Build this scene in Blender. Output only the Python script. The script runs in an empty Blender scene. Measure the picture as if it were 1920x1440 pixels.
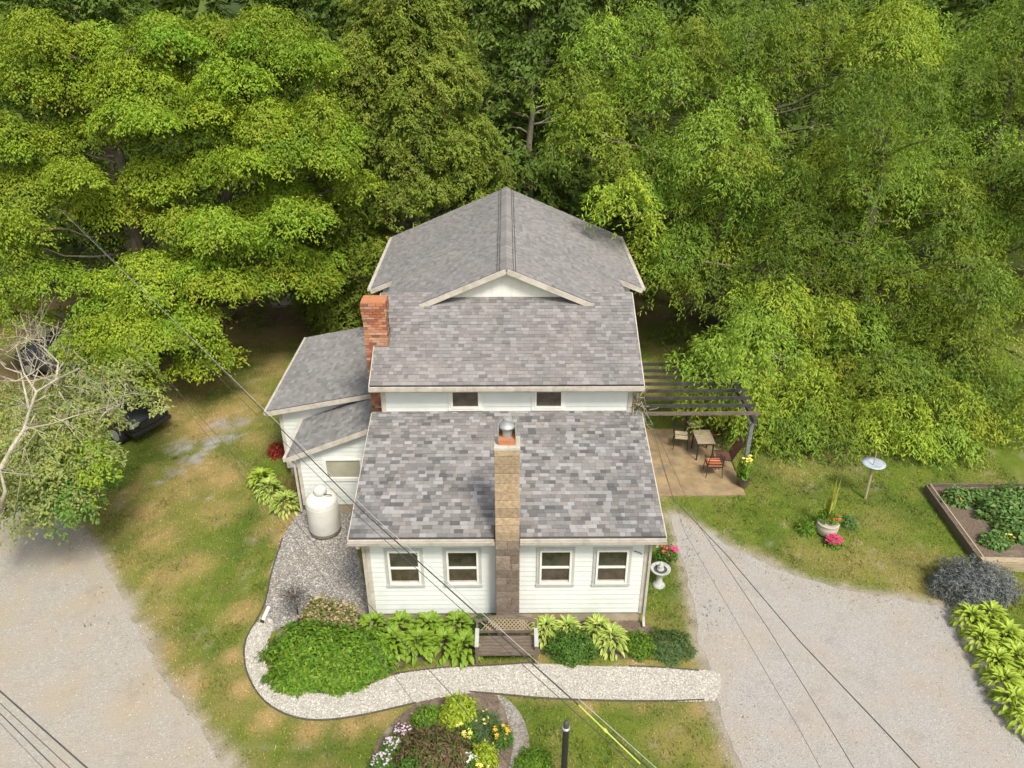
import bpy, math, random
import numpy as np
from mathutils import Vector, Matrix
random.seed(7); rng = np.random.default_rng(7)
R = math.radians
sc = bpy.context.scene
COL = sc.collection

# ------------------------------------------------------------------ camera
FPX, CAM, PITCH, YAW = 1430.0, np.array((0.0, -14.5, 14.87)), R(28.3), R(-0.44)
cam_d = bpy.data.cameras.new('camera'); cam = bpy.data.objects.new('camera', cam_d); COL.objects.link(cam)
cam_d.sensor_width = 36; cam_d.lens = FPX / 1920 * 36; cam_d.clip_end = 1500; cam_d.clip_start = .1
cam.location = CAM; cam.rotation_euler = (R(90) - PITCH, 0, YAW)
sc.camera = cam
# ------------------------------------------------------------------ light
SUN_EL, SUN_AZ = R(54), R(154)
w = bpy.data.worlds.new('World'); sc.world = w; w.use_nodes = True
nt = w.node_tree; bg = nt.nodes['Background']
sky = nt.nodes.new('ShaderNodeTexSky'); sky.sky_type = 'NISHITA'; sky.sun_disc = False
sky.sun_elevation = SUN_EL; sky.sun_rotation = SUN_AZ; sky.dust_density = 4; sky.air_density = 1.0
hs = nt.nodes.new('ShaderNodeHueSaturation'); hs.inputs['Saturation'].default_value = .35
nt.links.new(sky.outputs[0], hs.inputs['Color']); nt.links.new(hs.outputs[0], bg.inputs[0]); bg.inputs[1].default_value = .135
sd = bpy.data.lights.new('sun', 'SUN'); sun = bpy.data.objects.new('sun', sd); COL.objects.link(sun)
sd.energy = 2.9; sd.angle = R(12); sd.color = (1, .93, .80)
sdir = Vector((math.sin(SUN_AZ) * math.cos(SUN_EL), math.cos(SUN_AZ) * math.cos(SUN_EL), math.sin(SUN_EL)))
sun.rotation_euler = sdir.to_track_quat('Z', 'Y').to_euler(); sun.location = sdir * 60
vs = sc.view_settings; vs.view_transform = 'Standard'; vs.look = 'None'; vs.gamma = 1; vs.exposure = 0.33
vs.use_curve_mapping = False

# ------------------------------------------------------------------ survey helpers (photo measurements -> metres)
cp, sp_, cy, sy = math.cos(PITCH), math.sin(PITCH), math.cos(YAW), math.sin(YAW)
def ray(px, py):
    u, v = (px - 960) / FPX, (py - 720) / FPX
    x, y, z = u, cp - v * sp_, -sp_ - v * cp
    return np.array((x * cy - y * sy, x * sy + y * cy, z))
def G(px, py, z=0.0):
    d = ray(px, py); t = (z - CAM[2]) / d[2]; return CAM + d * t
def AY(px, py, Y):
    d = ray(px, py); t = (Y - CAM[1]) / d[1]; return CAM + d * t
def poly_g(pts, z=0.0): return [tuple(G(x, y, z)[:2]) for x, y in pts]

# ------------------------------------------------------------------ noise
def _hash(ix, iy, s):
    n = (ix * 374761393 + iy * 668265263 + s * 1442695041) & 0xffffffff
    n = ((n ^ (n >> 13)) * 1274126177) & 0xffffffff
    return ((n ^ (n >> 16)) & 0xffff) / 65535.0
def vnoise(x, y, s=0):
    x = np.asarray(x, float); y = np.asarray(y, float)
    ix = np.floor(x).astype(np.int64); iy = np.floor(y).astype(np.int64); fx = x - ix; fy = y - iy
    fx = fx * fx * (3 - 2 * fx); fy = fy * fy * (3 - 2 * fy)
    a = _hash(ix, iy, s); b = _hash(ix + 1, iy, s); c = _hash(ix, iy + 1, s); d = _hash(ix + 1, iy + 1, s)
    return (a * (1 - fx) + b * fx) * (1 - fy) + (c * (1 - fx) + d * fx) * fy
def fbm(x, y, s=0, o=4):
    r = 0; a = .5
    for i in range(o): r = r + a * vnoise(x * 2 ** i, y * 2 ** i, s + i * 17); a *= .5
    return r / (1 - .5 ** o)
def inside(P, poly):
    P = np.asarray(P); x, y = P[:, 0], P[:, 1]; r = np.zeros(len(P), bool); n = len(poly); j = n - 1
    for i in range(n):
        xi, yi = poly[i]; xj, yj = poly[j]
        c = ((yi > y) != (yj > y)) & (x < (xj - xi) * (y - yi) / (yj - yi + 1e-12) + xi); r ^= c; j = i
    return r
def pdist(P, poly, closed=True):
    P = np.asarray(P)[:, :2]; d = np.full(len(P), 1e9); n = len(poly)
    for i in range(n if closed else n - 1):
        a = np.array(poly[i]); b = np.array(poly[(i + 1) % n]); ab = b - a
        t = np.clip(((P - a) @ ab) / (ab @ ab + 1e-12), 0, 1); q = a + t[:, None] * ab
        d = np.minimum(d, np.hypot(*(P - q).T))
    return d

# ------------------------------------------------------------------ materials
def newmat(name):
    m = bpy.data.materials.new(name); m.use_nodes = True; return m, m.node_tree, m.node_tree.nodes['Principled BSDF']
def nd(nt, t, **k):
    n = nt.nodes.new(t)
    for a, b in k.items(): setattr(n, a, b)
    return n
def mixc(nt, a, b, f, mode='MIX'):
    n = nd(nt, 'ShaderNodeMix', data_type='RGBA', blend_type=mode)
    for s, v in ((0, f), (6, a), (7, b)):
        if hasattr(v, 'is_linked') or isinstance(v, bpy.types.NodeSocket): nt.links.new(v, n.inputs[s])
        else: n.inputs[s].default_value = v if s == 0 else (*v, 1) if len(v) == 3 else v
    return n.outputs[2]
def noise(nt, scale, detail=4, rough=.6, vec=None):
    n = nd(nt, 'ShaderNodeTexNoise'); n.inputs['Scale'].default_value = scale; n.inputs['Detail'].default_value = detail
    n.inputs['Roughness'].default_value = rough
    if vec is None: vec = nd(nt, 'ShaderNodeTexCoord').outputs['Object']
    nt.links.new(vec, n.inputs['Vector']); return n.outputs[0]
def ramp(nt, f, lo, hi):
    n = nd(nt, 'ShaderNodeMapRange'); n.inputs[1].default_value = lo; n.inputs[2].default_value = hi
    nt.links.new(f, n.inputs[0]); return n.outputs[0]
def bump(nt, b, h, strength, dist=.02):
    n = nd(nt, 'ShaderNodeBump'); n.inputs['Strength'].default_value = strength; n.inputs['Distance'].default_value = dist
    nt.links.new(h, n.inputs['Height']); nt.links.new(n.outputs[0], b.inputs['Normal'])
def mottle(name, c1, c2, scale=6, rough=.8, c3=None, s3=1.2, bs=.3, metallic=0, bscale=None, spec=.5, lo=.35, hi=.65, stretch=None):
    m, t, b = newmat(name)
    vec = None
    if stretch:
        mp = nd(t, 'ShaderNodeMapping'); mp.inputs['Scale'].default_value = stretch
        t.links.new(nd(t, 'ShaderNodeTexCoord').outputs['Object'], mp.inputs['Vector']); vec = mp.outputs[0]
    c = mixc(t, c1, c2, ramp(t, noise(t, scale, 5, .65, vec), lo, hi))
    if c3: c = mixc(t, c, c3, ramp(t, noise(t, s3, 4, .7), .5, .75))
    t.links.new(c, b.inputs['Base Color']); b.inputs['Roughness'].default_value = rough; b.inputs['Metallic'].default_value = metallic
    b.inputs['Specular IOR Level'].default_value = spec
    if bs: bump(t, b, noise(t, bscale or scale * 3, 4, .7, vec), bs, .01)
    return m
def tonemat(name, scale=25, rough=.9, source='attr', amp=(.78, 1.22), stain=None, bs=.5):
    """colour per piece (object colour or mesh attribute) times fine grain"""
    m, t, b = newmat(name)
    if source == 'obj': c0 = nd(t, 'ShaderNodeObjectInfo').outputs['Color']
    else: c0 = nd(t, 'ShaderNodeAttribute', attribute_name='Col').outputs['Color']
    n = nd(t, 'ShaderNodeNewGeometry').outputs['Position']
    f = noise(t, scale, 4, .7, n); g = nd(t, 'ShaderNodeMapRange'); g.inputs[3].default_value = amp[0]; g.inputs[4].default_value = amp[1]
    g.inputs[1].default_value = .3; g.inputs[2].default_value = .7; t.links.new(f, g.inputs[0])
    cc = nd(t, 'ShaderNodeCombineColor')
    for i in range(3): t.links.new(g.outputs[0], cc.inputs[i])
    c = mixc(t, c0, cc.outputs[0], 1.0, 'MULTIPLY')
    if stain: c = mixc(t, c, stain, ramp(t, noise(t, .9, 5, .7, n), .55, .9))
    t.links.new(c, b.inputs['Base Color']); b.inputs['Roughness'].default_value = rough; b.inputs['Specular IOR Level'].default_value = .2
    if bs: bump(t, b, f, bs, .006)
    return m
def leafmat(name, trans=.3, rough=.55):
    m, t, b = newmat(name)
    c0 = nd(t, 'ShaderNodeAttribute', attribute_name='Col').outputs['Color']
    b.inputs['Roughness'].default_value = rough; b.inputs['Specular IOR Level'].default_value = .18
    t.links.new(c0, b.inputs['Base Color'])
    tr = nd(t, 'ShaderNodeBsdfTranslucent'); c2 = mixc(t, c0, (1.25, 1.2, .45), 1.0, 'MULTIPLY'); t.links.new(c2, tr.inputs[0])
    mx = nd(t, 'ShaderNodeMixShader'); mx.inputs[0].default_value = trans
    t.links.new(b.outputs[0], mx.inputs[1]); t.links.new(tr.outputs[0], mx.inputs[2])
    t.links.new(mx.outputs[0], t.nodes['Material Output'].inputs[0]); return m

M = {}
M['leaf'] = leafmat('leaf'); M['leaf_dull'] = leafmat('leaf_dull', .2, .7)
M['bark'] = mottle('bark', (.11, .085, .06), (.2, .165, .125), 9, .95, bs=.8, stretch=(1, 1, .3))
M['bark_pale'] = mottle('bark_pale', (.34, .3, .22), (.5, .46, .36), 8, .9, c3=(.2, .17, .12), bs=.6)
M['white'] = mottle('white_vinyl', (.65, .68, .67), (.70, .72, .70), 2.5, .5, bs=.05, c3=(.6, .63, .58), s3=.8)
M['trim'] = mottle('cream_trim', (.46, .42, .36), (.58, .54, .48), 4, .6, bs=.1, c3=(.34, .3, .24), s3=3)
M['casing'] = mottle('grey_casing', (.42, .43, .41), (.5, .51, .49), 6, .6, bs=.05)
M['sash'] = mottle('white_sash', (.74, .73, .68), (.8, .79, .75), 5, .45, bs=0)
M['roofdeck'] = mottle('roof_underlay', (.09, .09, .09), (.13, .125, .12), 8, .95)
M['shingle_o'] = tonemat('asphalt_shingle', 55, .95, 'obj', stain=None)
M['shingle_a'] = tonemat('asphalt_shingle_field', 55, .95, 'attr', stain=None)
M['brick_o'] = tonemat('red_brick', 30, .9, 'obj'); M['brick_a'] = tonemat('red_brick_field', 30, .9, 'attr')
M['block_o'] = tonemat('concrete_block', 14, .95, 'obj', (.65, 1.3))
M['mortar'] = mottle('mortar', (.3, .25, .2), (.42, .36, .3), 20, .95)
M['concrete'] = mottle('concrete', (.3, .28, .24), (.42, .39, .33), 5, .9, c3=(.25, .2, .15), s3=1.5)
M['foundation'] = mottle('foundation', (.33, .29, .21), (.45, .38, .28), 4, .9, c3=(.38, .2, .1), s3=1.3)
M['metal'] = mottle('galvanised', (.45, .46, .46), (.6, .6, .6), 12, .38, metallic=.6, bs=.1)
M['black'] = mottle('black_metal', (.02, .02, .022), (.035, .035, .035), 20, .5, bs=.1)
M['cable'] = mottle('cable', (.05, .048, .045), (.09, .085, .08), 8, .6, bs=0)
M['cable_pale'] = mottle('cable_bare', (.5, .5, .48), (.65, .65, .6), 8, .45, bs=0, metallic=.3)
M['yellow'] = mottle('yellow_sleeve', (.5, .6, .08), (.6, .68, .15), 8, .5, bs=0)
M['tank'] = mottle('tank_paint', (.66, .65, .6), (.73, .72, .68), 3, .35, c3=(.62, .6, .54), s3=2, bs=.04)
M['rust'] = mottle('dark_foot', (.1, .09, .08), (.18, .15, .12), 9, .8)
M['clay'] = mottle('clay_flue', (.4, .15, .07), (.5, .22, .11), 10, .85)
M['wood_grey'] = mottle('weathered_wood', (.10, .078, .06), (.19, .15, .115), 5, .85, stretch=(1, 6, 6), bs=.5)
M['wood_pale'] = mottle('pale_wood', (.32, .26, .17), (.44, .36, .24), 5, .85, stretch=(1, 5, 5), bs=.4)
M['wood_dark'] = mottle('dark_wood', (.07, .05, .035), (.13, .09, .06), 5, .85, bs=.4)
M['pergola'] = mottle('pergola_paint', (.03, .028, .025), (.065, .06, .055), 6, .7, bs=.3)
M['greypost'] = mottle('grey_post', (.13, .14, .15), (.2, .21, .22), 6, .6, bs=.1)
M['stone'] = mottle('cast_stone', (.4, .41, .39), (.55, .55, .52), 9, .85, c3=(.2, .21, .18), s3=5)
M['water'] = mottle('water', (.05, .06, .06), (.08, .09, .08), 3, .05, bs=.1)
M['beige'] = mottle('beige_cushion', (.5, .4, .25), (.6, .5, .33), 14, .9)
M['orange'] = mottle('coral_cushion', (.62, .16, .07), (.7, .25, .12), 10, .9)
M['sling'] = mottle('brown_sling', (.12, .05, .035), (.17, .075, .05), 14, .8)
M['soil'] = mottle('mulch', (.09, .065, .05), (.2, .15, .11), 22, 1, c3=(.3, .26, .2), s3=2, bs=1)
M['edging'] = mottle('edging', (.05, .045, .04), (.1, .09, .07), 8, .8, bs=0)
M['glassdish'] = mottle('blue_grey_dish', (.33, .39, .45), (.5, .56, .62), 5, .25, bs=0)
M['pot'] = mottle('pale_pot', (.42, .38, .3), (.52, .48, .4), 5, .85)
M['pink'] = mottle('pink_petals', (.62, .03, .14), (.75, .08, .25), 20, .7, bs=0)
M['lilac'] = mottle('lilac_petals', (.62, .42, .6), (.8, .7, .8), 20, .7, bs=0)
M['yel'] = mottle('yellow_petals', (.8, .65, .06), (.85, .78, .25), 20, .7, bs=0)
M['org'] = mottle('orange_petals', (.8, .35, .03), (.85, .55, .06), 20, .7, bs=0)
M['red'] = mottle('red_petals', (.55, .05, .04), (.6, .15, .08), 20, .7, bs=0)
M['strawfl'] = mottle('straw_plumes', (.5, .38, .22), (.65, .52, .33), 20, .8, bs=0)
M['creamfl'] = mottle('white_petals', (.75, .72, .7), (.85, .83, .8), 20, .7, bs=0)
M['carpaint'] = mottle('black_car_paint', (.012, .013, .015), (.02, .021, .023), 2, .12, bs=0)
M['carpaint2'] = mottle('dark_slate_car_paint', (.03, .035, .04), (.045, .05, .055), 2, .15, bs=0)
M['tyre'] = mottle('tyre', (.02, .02, .02), (.03, .03, .03), 9, .9)
def glass(name, c1, c2, rough=.08, scale=1.6):
    m = mottle(name, c1, c2, scale, rough, bs=0, spec=.8, lo=.4, hi=.6); return m
M['glass'] = glass('window_glass', (.022, .03, .012), (.06, .05, .035), .12, 4)  # dark green reflection mottled into the pane colour
M['glass_low'] = glass('window_glass_low', (.05, .036, .024), (.085, .065, .045), .2, 5)
M['glass_pale'] = glass('pale_reflection_pane', (.28, .28, .2), (.36, .34, .25), .15, 1.2)  # grey-tan reflection painted as the pane's base colour
M['carglass'] = glass('car_glass', (.01, .012, .014), (.02, .022, .025), .04)
M['lampglass'] = glass('headlight', (.3, .3, .3), (.5, .5, .5), .1)

# gravel material
def gravel(name, c1, c2, warm, patch=.35, scale=38, dark=(.22, .2, .18)):
    m, t, b = newmat(name)
    pos = nd(t, 'ShaderNodeTexCoord').outputs['Object']
    vo = nd(t, 'ShaderNodeTexVoronoi'); vo.inputs['Scale'].default_value = scale; t.links.new(pos, vo.inputs['Vector'])
    sep = nd(t, 'ShaderNodeSeparateColor'); t.links.new(vo.outputs['Color'], sep.inputs[0])
    c = mixc(t, c1, c2, sep.outputs[0])
    c = mixc(t, c, dark, ramp(t, noise(t, scale * .75, 3, .8), .55, .8))
    c = mixc(t, c, warm, ramp(t, noise(t, .55, 6, .6), .5 - patch * .4, .5 + patch))
    c = mixc(t, c, dark, ramp(t, noise(t, 1.3, 7, .75), .52, 1.0)); c = mixc(t, c, c2, ramp(t, noise(t, .8, 6, .7), .58, .95))
    t.links.new(c, b.inputs['Base Color']); b.inputs['Roughness'].default_value = .95; b.inputs['Specular IOR Level'].default_value = .2
    bump(t, b, vo.outputs['Distance'], .7, .02); return m
M['drive'] = gravel('drive_gravel', (.325, .31, .30), (.42, .402, .385), (.38, .335, .275), .26)
M['lot'] = gravel('lot_gravel', (.32, .30, .265), (.42, .395, .355), (.385, .33, .25), .16)
M['path'] = gravel('path_gravel', (.34, .32, .285), (.51, .485, .435), (.45, .42, .36), .5, 30, (.3, .28, .25))
M['bedgravel'] = gravel('bed_gravel', (.18, .17, .155), (.42, .4, .38), (.24, .21, .16), .3, 26, (.1, .09, .08))
M['patio'] = mottle('patio_concrete', (.24, .17, .09), (.35, .255, .14), 2.2, .9, c3=(.15, .13, .10), s3=1.4, bs=.4, bscale=30)
# ground: per-vertex earth and grass colour with fine grain
def groundmat():
    m, t, b = newmat('lawn_ground'); c0 = nd(t, 'ShaderNodeAttribute', attribute_name='Col').outputs['Color']
    f = noise(t, 26, 7, .8); g = nd(t, 'ShaderNodeMapRange'); g.inputs[1].default_value = .3; g.inputs[2].default_value = .7
    g.inputs[3].default_value = .5; g.inputs[4].default_value = 1.4; t.links.new(f, g.inputs[0])
    cc = nd(t, 'ShaderNodeCombineColor')
    for i in range(3): t.links.new(g.outputs[0], cc.inputs[i])
    c = mixc(t, c0, cc.outputs[0], 1.0, 'MULTIPLY'); t.links.new(c, b.inputs['Base Color'])
    b.inputs['Roughness'].default_value = 1; b.inputs['Specular IOR Level'].default_value = .1
    bump(t, b, noise(t, 40, 4, .8), .8, .03); return m
M['ground'] = groundmat()

# ------------------------------------------------------------------ objects
def tag(o, label=None, cat=None, group=None, kind=None):
    if label: o['label'] = label
    if cat: o['category'] = cat
    if group: o['group'] = group
    if kind: o['kind'] = kind
    return o
def empty(name, loc=(0, 0, 0), rz=0, label=None, cat=None, group=None):
    o = bpy.data.objects.new(name, None); COL.objects.link(o); o.location = loc; o.rotation_euler.z = rz
    o.empty_display_size = .2
    return tag(o, label, cat, group)
def link(name, me, parent=None):
    o = bpy.data.objects.new(name, me); COL.objects.link(o)
    if parent: o.parent = parent
    return o
def copy_tree(o, parent=None):
    c = o.copy(); COL.objects.link(c); c.parent = parent
    for ch in list(o.children): copy_tree(ch, c)
    return c
class MB:
    def __init__(s): s.v = []; s.f = []; s.c = []; s.mi = []; s.cur = None; s.m = 0
    def add(s, vs_, fs):
        n = len(s.v); s.v += [tuple(map(float, p)) for p in vs_]; s.f += [tuple(i + n for i in f) for f in fs]
        s.mi += [s.m] * len(fs)
        if s.cur is not None: s.c += [s.cur] * len(vs_)
        return s
    def box(s, x0, x1, y0, y1, z0, z1):
        return s.add([(x0, y0, z0), (x1, y0, z0), (x1, y1, z0), (x0, y1, z0), (x0, y0, z1), (x1, y0, z1), (x1, y1, z1), (x0, y1, z1)],
                     [(0, 3, 2, 1), (4, 5, 6, 7), (0, 1, 5, 4), (1, 2, 6, 5), (2, 3, 7, 6), (3, 0, 4, 7)])
    def bar(s, a, b, w, h, up=(0, 0, 1)):
        a, b = Vector(a), Vector(b); d = (b - a).normalized(); u = Vector(up)
        if abs(d.dot(u)) > .95: u = Vector((0, 1, 0))
        r = d.cross(u).normalized() * w / 2; u = r.cross(d).normalized() * h / 2
        return s.add([a - r - u, a + r - u, a + r + u, a - r + u, b - r - u, b + r - u, b + r + u, b - r + u],
                     [(0, 1, 2, 3), (7, 6, 5, 4), (0, 4, 5, 1), (1, 5, 6, 2), (2, 6, 7, 3), (3, 7, 4, 0)])
    def tube(s, pts, rad, n=6, cap=True):
        pts = [Vector(p) for p in pts]; rad = rad if hasattr(rad, '__len__') else [rad] * len(pts); vs_ = []; fs = []
        prev = None
        for i, p in enumerate(pts):
            d = (pts[min(i + 1, len(pts) - 1)] - pts[max(i - 1, 0)]).normalized()
            if prev is None: u = d.orthogonal().normalized()
            else: u = (prev - d * prev.dot(d)).normalized()
            prev = u; v = d.cross(u)
            for k in range(n):
                a = 2 * math.pi * k / n; vs_.append(p + (u * math.cos(a) + v * math.sin(a)) * rad[i])
        for i in range(len(pts) - 1):
            for k in range(n): fs.append((i * n + k, i * n + (k + 1) % n, (i + 1) * n + (k + 1) % n, (i + 1) * n + k))
        if cap: fs.append(tuple(range(n))[::-1]); fs.append(tuple((len(pts) - 1) * n + k for k in range(n)))
        return s.add(vs_, fs)
    def lathe(s, prof, n=24, c=(0, 0, 0)):
        vs_ = []; fs = []
        for r, z in prof:
            for k in range(n):
                a = 2 * math.pi * k / n; vs_.append((c[0] + r * math.cos(a), c[1] + r * math.sin(a), c[2] + z))
        for i in range(len(prof) - 1):
            for k in range(n): fs.append((i * n + k, i * n + (k + 1) % n, (i + 1) * n + (k + 1) % n, (i + 1) * n + k))
        fs.append(tuple(range(n))[::-1]); fs.append(tuple((len(prof) - 1) * n + k for k in range(n)))
        return s.add(vs_, fs)
    def prism(s, poly, axis, a, b):
        n = len(poly)
        def P(p, t): return (t, p[0], p[1]) if axis == 'x' else (p[0], t, p[1]) if axis == 'y' else (p[0], p[1], t)
        s.add([P(p, a) for p in poly] + [P(p, b) for p in poly],
              [tuple(range(n))[::-1], tuple(range(n, 2 * n))] + [(i, (i + 1) % n, (i + 1) % n + n, i + n) for i in range(n)]); return s
    def slab(s, quad, th):
        q = [Vector(p) for p in quad]; nrm = (q[1] - q[0]).cross(q[2] - q[0]).normalized()
        if nrm.z < 0: nrm = -nrm
        n = len(q); lo = [p - nrm * th for p in q]
        return s.add(q + lo, [tuple(range(n)), tuple(range(n, 2 * n))[::-1]] + [(i, i + n, (i + 1) % n + n, (i + 1) % n) for i in range(n)])
    def build(s, name, mats, parent=None, smooth=False, bevel=0):
        me = bpy.data.meshes.new(name); me.from_pydata(s.v, [], s.f)
        for m in (mats if isinstance(mats, (list, tuple)) else [mats]): me.materials.append(m)
        if any(s.mi): me.polygons.foreach_set('material_index', s.mi)
        if s.c:
            a = me.color_attributes.new('Col', 'FLOAT_COLOR', 'POINT'); a.data.foreach_set('color', np.array([(*c, 1) for c in s.c], 'f').ravel())
        import bmesh
        bm = bmesh.new(); bm.from_mesh(me); bmesh.ops.recalc_face_normals(bm, faces=bm.faces)
        if bevel: bmesh.ops.bevel(bm, geom=[e for e in bm.edges if e.calc_length() > bevel * 3], offset=bevel, segments=2, affect='EDGES', profile=.6)
        bm.to_mesh(me); bm.free()
        if smooth: me.polygons.foreach_set('use_smooth', [True] * len(me.polygons))
        return link(name, me, parent)

def fast_mesh(name, V, F, mat, parent=None, col=None, smooth=False):
    """V (n,3), F (m,k) same-size faces"""
    me = bpy.data.meshes.new(name); n, m, k = len(V), len(F), F.shape[1]
    me.vertices.add(n); me.vertices.foreach_set('co', V.astype('f').ravel())
    me.loops.add(m * k); me.loops.foreach_set('vertex_index', F.astype('i').ravel())
    me.polygons.add(m); me.polygons.foreach_set('loop_start', np.arange(0, m * k, k, dtype='i'))
    me.update(calc_edges=True)
    if col is not None:
        a = me.color_attributes.new('Col', 'FLOAT_COLOR', 'POINT')
        a.data.foreach_set('color', np.concatenate([col, np.ones((n, 1))], 1).astype('f').ravel())
    me.materials.append(mat)
    if smooth: me.polygons.foreach_set('use_smooth', [True] * m)
    return link(name, me, parent)
def unit(a): return a / (np.linalg.norm(a, axis=1, keepdims=True) + 1e-9)
def leaves(name, P, N, D, L, W, C, mat, parent=None, fold=.12):
    N = unit(N); D = D - (D * N).sum(1, keepdims=True) * N; D = unit(D); S = np.cross(D, N)
    L = L[:, None]; W = W[:, None]
    v0 = P; v1 = P + D * L * .45 + S * W * .5 + N * W * fold; v2 = P + D * L - N * L * .12; v3 = P + D * L * .45 - S * W * .5 + N * W * fold
    V = np.stack([v0, v1, v2, v3], 1).reshape(-1, 3); F = np.arange(len(V)).reshape(-1, 4)
    return fast_mesh(name, V, F, mat, parent, np.repeat(C, 4, 0))

# ================================================================== GROUND LAYOUT (photo outlines laid on the ground plane)
def ragged(poly, step=.25, amp=.06, seed=1):
    out = []; n = len(poly)
    for i in range(n):
        a = np.array(poly[i]); b = np.array(poly[(i + 1) % n]); L = np.hypot(*(b - a)); k = max(1, int(L / step))
        k = min(k, 200)
        nr = np.array([-(b - a)[1], (b - a)[0]]) / (L + 1e-9)
        for j in range(k):
            p = a + (b - a) * j / k; q = (fbm(p[0] * 1.7, p[1] * 1.7, seed, 4) - .5) * amp * 5 + random.uniform(-amp, amp) * .5
            out.append(tuple(p + nr * q))
    return out
def smooth_poly(p, it=2, closed=True):
    for _ in range(it):
        q = []
        n = len(p)
        for i in range(n if closed else n - 1):
            a = np.array(p[i]); b = np.array(p[(i + 1) % n]); q += [tuple(a * .75 + b * .25), tuple(a * .25 + b * .75)]
        if not closed: q = [p[0]] + q + [p[-1]]
        p = q
    return p
drive_px = [(1258, 958), (1300, 985), (1345, 1012), (1440, 1062), (1540, 1097), (1620, 1112), (1700, 1125), (1785, 1140), (1812, 1180), (1850, 1250), (1885, 1320), (1935, 1385), (2100, 1560),
            (1980, 1750), (1480, 1700), (1395, 1450), (1368, 1380), (1345, 1335), (1338, 1300), (1332, 1255), (1316, 1235), (1308, 1170), (1290, 1090), (1266, 1000)]
drive = smooth_poly(poly_g(drive_px), 2)
lot_px = [(-250, 880), (0, 925), (70, 950), (130, 975), (170, 1010), (200, 1070), (240, 1150), (290, 1245), (345, 1330), (385, 1385), (430, 1445), (520, 1650), (-900, 1650), (-1100, 900)]
lot = smooth_poly(poly_g(lot_px), 2)
path_px = [(1352, 1285), (1350, 1262), (1330, 1257), (1240, 1252), (1100, 1250), (1000, 1244), (920, 1250), (830, 1252), (750, 1262), (700, 1283), (650, 1299), (590, 1303), (545, 1290), (515, 1262), (497, 1250), (500, 1215), (512, 1180),
           (512, 1158), (480, 1165), (462, 1195), (456, 1225), (464, 1270), (492, 1315), (540, 1344), (600, 1353), (680, 1342), (780, 1318), (880, 1298), (935, 1302), (1000, 1309), (1100, 1314), (1240, 1316), (1330, 1317), (1350, 1310)]
path = smooth_poly(poly_g(path_px), 2)
bedg_px = [(566, 950), (545, 985), (525, 1015), (508, 1070), (497, 1140), (484, 1168), (512, 1185), (530, 1175), (600, 1165), (700, 1180), (700, 1168), (690, 1120), (672, 1050), (655, 950), (640, 935)]
bedg = poly_g(bedg_px)
soil_px = [(512, 1185), (500, 1250), (520, 1268), (548, 1292), (590, 1305), (650, 1301), (700, 1285), (735, 1250), (830, 1226), (900, 1222), (1000, 1222), (1060, 1238), (1120, 1232), (1200, 1235), (1230, 1215), (1225, 1180), (1200, 1160), (690, 1160), (600, 1150)]
soil = smooth_poly(poly_g(soil_px), 1)
isl_px = [(775, 1320), (830, 1300), (900, 1296), (945, 1310), (975, 1345), (985, 1390), (975, 1440), (960, 1520), (720, 1540), (690, 1460), (700, 1400), (730, 1360)]
isl = smooth_poly(poly_g(isl_px), 1)
patio = [(3.5, 5.4), (7.7, 5.4), (7.7, 9.5), (3.5, 9.5)]
strip = [(3.52, 1.0), (4.35, 4.4), (4.6, 5.46), (3.52, 5.46)]
patch = smooth_poly(poly_g([(335, 870), (290, 900), (330, 905), (400, 880), (450, 850), (455, 800), (430, 775), (400, 800), (360, 840)]), 1)
pad_px = [(494, 545), (512, 578), (604, 568), (655, 535), (715, 528), (705, 500), (600, 498), (560, 520)]
def sheet(name, poly, z, mat, rag=.06, label=None, seed=1):
    p = ragged(poly, .22, rag, seed) if rag else poly
    from mathutils.geometry import tessellate_polygon
    tri = tessellate_polygon([[Vector((x, y, z)) for x, y in p]])
    F_ = []
    for a, b, c in tri:
        if (p[b][0] - p[a][0]) * (p[c][1] - p[a][1]) - (p[b][1] - p[a][1]) * (p[c][0] - p[a][0]) < 0: b, c = c, b
        F_.append((a, b, c))
    me = bpy.data.meshes.new(name); me.from_pydata([(x, y, z) for x, y in p], [], F_)
    me.materials.append(mat); o = link(name, me); tag(o, label, kind='structure'); return o, p

# dryness / colour of the lawn in metres
spots = [  # px, py, radius m, amount
    (340, 640, 1.6, .9), (430, 640, 1.6, .7), (520, 620, 2.2, .9), (560, 575, 1.5, .8), (590, 600, 1.6, .7), (380, 880, 1.0, .8), (420, 900, .7, .9), (330, 920, 1.0, .6), (300, 1010, .9, .7), (310, 1080, .8, .7), (290, 1160, .7, .6),
    (300, 1230, .6, .9), (340, 1290, .7, .9), (230, 1060, .7, .5), (455, 1150, .5, 1), (440, 1230, .35, 1), (455, 1290, .35, 1), (500, 1350, .4, 1), (580, 1370, .35, 1), (660, 1360, .4, .9), (720, 1345, .4, .9),
    (530, 1010, .35, .9), (515, 1070, .25, 1), (560, 905, .6, .8), (510, 700, 1.2, .5), (470, 740, 1, .6), (390, 720, 1.0, .7), (300, 700, 1.1, .8),
    (1300, 1240, .3, .8), (1200, 1250, .45, .9), (1080, 1250, .3, .8), (1010, 1240, .25, .8), (1310, 1330, .35, .8), (1360, 1400, .3, .9), (1100, 1325, .25, .8), (1200, 1325, .25, .6),
    (1400, 1040, .3, .8), (1500, 1085, .35, .8), (1600, 1110, .4, 1), (1700, 1120, .4, 1), (1760, 1125, .35, 1), (1350, 1015, .3, .7), (1480, 880, .9, .6), (1560, 860, 1.0, .6), (1650, 980, .8, .55), (1640, 1040, .7, .4),
    (1270, 1050, .3, .5), (1290, 1150, .3, .6), (1880, 920, 1.0, .5), (60, 600, 2.5, .5)]
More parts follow.
